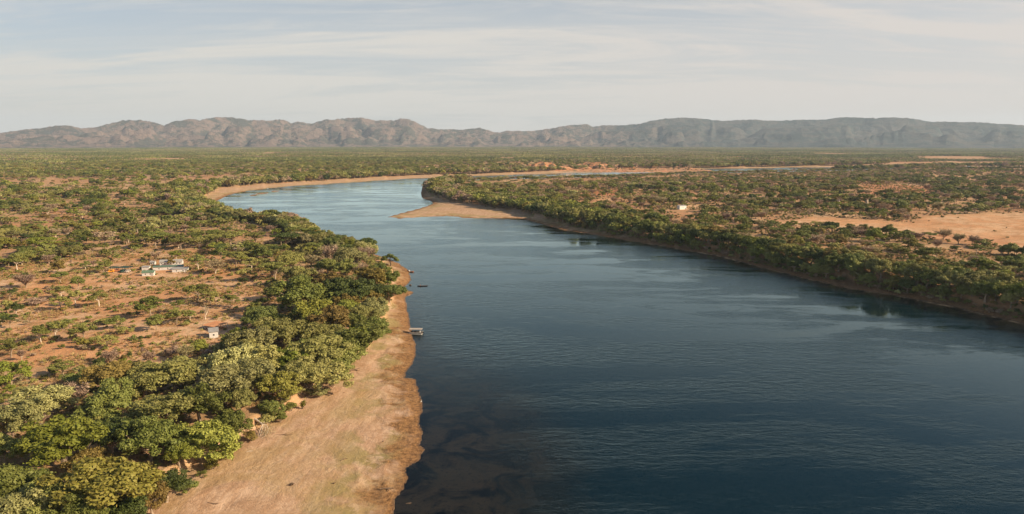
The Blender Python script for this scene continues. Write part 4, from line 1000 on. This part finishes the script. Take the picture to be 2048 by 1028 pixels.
stick(818, 1007, 1.6, .2, 'small dark stick in the shallow water at the foot of the frame', .08)
stick(570, 869, 5.0, .1, 'thin flat driftwood line right of the fallen tree', .07, n_=5)
stick(425, 1007, 3.0, -.3, 'short grey stick on the lowest left part of the beach', .09, n_=4)
stick(500, 903, 2.0, .5, 'small pale stick on the beach below the fallen tree', .07, BARK_PALE)
stick(763, 885, 1.8, .9, 'short dark stick near the pale ridges by the water', .12)
stick(217, 706, 6.0, -.9, 'thin fallen pole on the red sand of the clearing', .10)
stick(120, 1005, 5.0, .2, 'pale dead branch between the lowest trees on the left', .12, BARK_PALE, n_=5)
stick(60, 848, 6.0, -.4, 'pale crooked dead log in the gap between trees on the left edge', .2, BARK_PALE, n_=5)
# stump with burrowed sand
x, y = at(583, 969, 1.6); z = hz(x, y); ac = Acc()
ac.tube([(-1.9, -.2, .15), (-1.0, 0, .30), (-.1, .05, .55), (.45, 0, .65)], [.12, .30, .50, .42], 9)
for a_ in (.3, 1.5, 2.9, -.8, -1.9): ac.tube([(.35, 0, .6), (.4 + .5 * math.cos(a_), .5 * math.sin(a_), .75), (.4 + 1.0 * math.cos(a_), .9 * math.sin(a_), .25)], [.22, .14, .04], 5)
o = link(bpy.data.objects.new('tree_stump', ac.mesh('tree_stump', BARK_M))); o.location = (x, y, z - .1); o.scale = (.72, .72, .8); tag(o, 'dark weathered stump half buried in the lower beach', 'stump')
# scrawny dead shrub on the upper beach
x, y = at(605, 818, 2.2); z = hz(x, y); me_ = bare_mesh(77, 3.2, 1.2, 240, FOL['brown'], 160, True, .03, BARK_D)
o = link(bpy.data.objects.new('dead_shrub', me_)); o.location = (x, y, z); tag(o, 'scrawny dark dead shrub alone at the top of the beach', 'shrub')
# bare pale-barked tree in the clearing
x, y = gxy(411, 640); tm, cm = bare_mesh(91, 9, 3.6, 160, FOL['dry'], 20, False, .04, BARK_PALE); root = empty('dead_tree', (x, y, hz(x, y) - .1)); tag(root, 'pale forked dead tree on the clearing above the orange-roofed shed', 'tree')
for nm_, me_ in (('trunk', tm), ('crown', cm)): o = link(bpy.data.objects.new(nm_, me_)); o.parent = root

# red-earth bluffs beyond the far bank
bx0 = min(b[0] - 2.6 * b[2] for b in bl); bx1 = max(b[0] + 2.6 * b[2] for b in bl); by0 = min(b[1] - 2.4 * b[3] for b in bl); by1 = max(b[1] + 2.4 * b[3] for b in bl)
nx_, ny_ = 170, 60; X, Y = np.meshgrid(np.linspace(bx0, bx1, nx_), np.linspace(by0, by1, ny_))
Z = np.full(X.shape, 2.5)
for (bx, by, sx, sy, hh) in bl:
    rg_ = ridged(X / 30, Y / 55, 4, 77); Z = np.maximum(Z, 2.5 + hh * 1.0 * np.exp(-((X - bx) / (sx * .9)) ** 2 - ((Y - by) / (sy * .9)) ** 2) * (.62 + .55 * rg_)) + .06 * hh * (rg_ - .5)
edge = np.minimum(np.minimum(X - bx0, bx1 - X) / 60, np.minimum(Y - by0, by1 - Y) / 80); Z = Z * np.clip(edge, 0, 1) + -2.5 * (1 - np.clip(edge, 0, 1))
ii_ = np.arange(nx_ * ny_).reshape(ny_, nx_); q_ = np.stack([ii_[:-1, :-1], ii_[:-1, 1:], ii_[1:, 1:], ii_[1:, :-1]], -1).reshape(-1, 4)
mbf, t = mat_new('red_bluff_earth'); P_ = t.add('ShaderNodeNewGeometry').outputs['Position']; a_ = t.noise(P_, .06, 6, .65, .5)
cc = t.mix(t.sstep(a_, .38, .6), (.50, .17, .065), (.56, .29, .15)); cc = t.mix(t.sstep(t.noise(P_, .11, 4, .6), .49, .57), cc, (.15, .12, .05))
t.add('ShaderNodeOutputMaterial', ins={0: principled(t, cc, .95)})
bm_ = mesh_np('red_bluffs', np.column_stack([X.ravel(), Y.ravel(), Z.ravel()]), q_, [mbf], smooth=True); tag(link(bpy.data.objects.new('red_bluffs', bm_)), kind='structure')
bshr = []
bms = [proto('bush', c, 1, 0) for c in ('dark', 'brown', 'dry')]
for i in range(1500):
    a, b = rng.integers(4, ny_ - 4), rng.integers(6, nx_ - 6)
    if Z[a, b] > 4 and rng.uniform() < .6: s_ = rng.uniform(.35, .9); bshr.append((X[a, b], Y[a, b], Z[a, b] - .3, rng.uniform(0, 6), s_, s_, s_ * .6, int(rng.integers(0, 3))))
scatter('bluff_scrub', 'dark scrub growing on the red bluffs', bshr, bms)

# ---------------------------------------------------------------- haze
hv = bpy.data.materials.new('haze_air'); hv.use_nodes = True; ht = NT(hv.node_tree); ht.n.clear()
pv = ht.add('ShaderNodeVolumePrincipled', ins={'Color': (.70, .85, 1.0, 1), 'Density': 3.5e-5, 'Anisotropy': 0.1})
ho = ht.add('ShaderNodeOutputMaterial'); ht.l.new(pv.outputs[0], ho.inputs['Volume'])
hx, y0, y1, z0, z1 = 14500, -1200, 18000, -10, 700
hvv = [(-hx, y0, z0), (hx, y0, z0), (hx, y1, z0), (-hx, y1, z0), (-hx, y0, z1), (hx, y0, z1), (hx, y1, z1), (-hx, y1, z1)]
hf = [(0, 3, 2, 1), (4, 5, 6, 7), (0, 1, 5, 4), (1, 2, 6, 5), (2, 3, 7, 6), (3, 0, 4, 7)]
tag(link(bpy.data.objects.new('haze', mesh_np('haze', hvv, hf, [hv]))), kind='stuff', label='thin blue-grey air that fades the far hills')
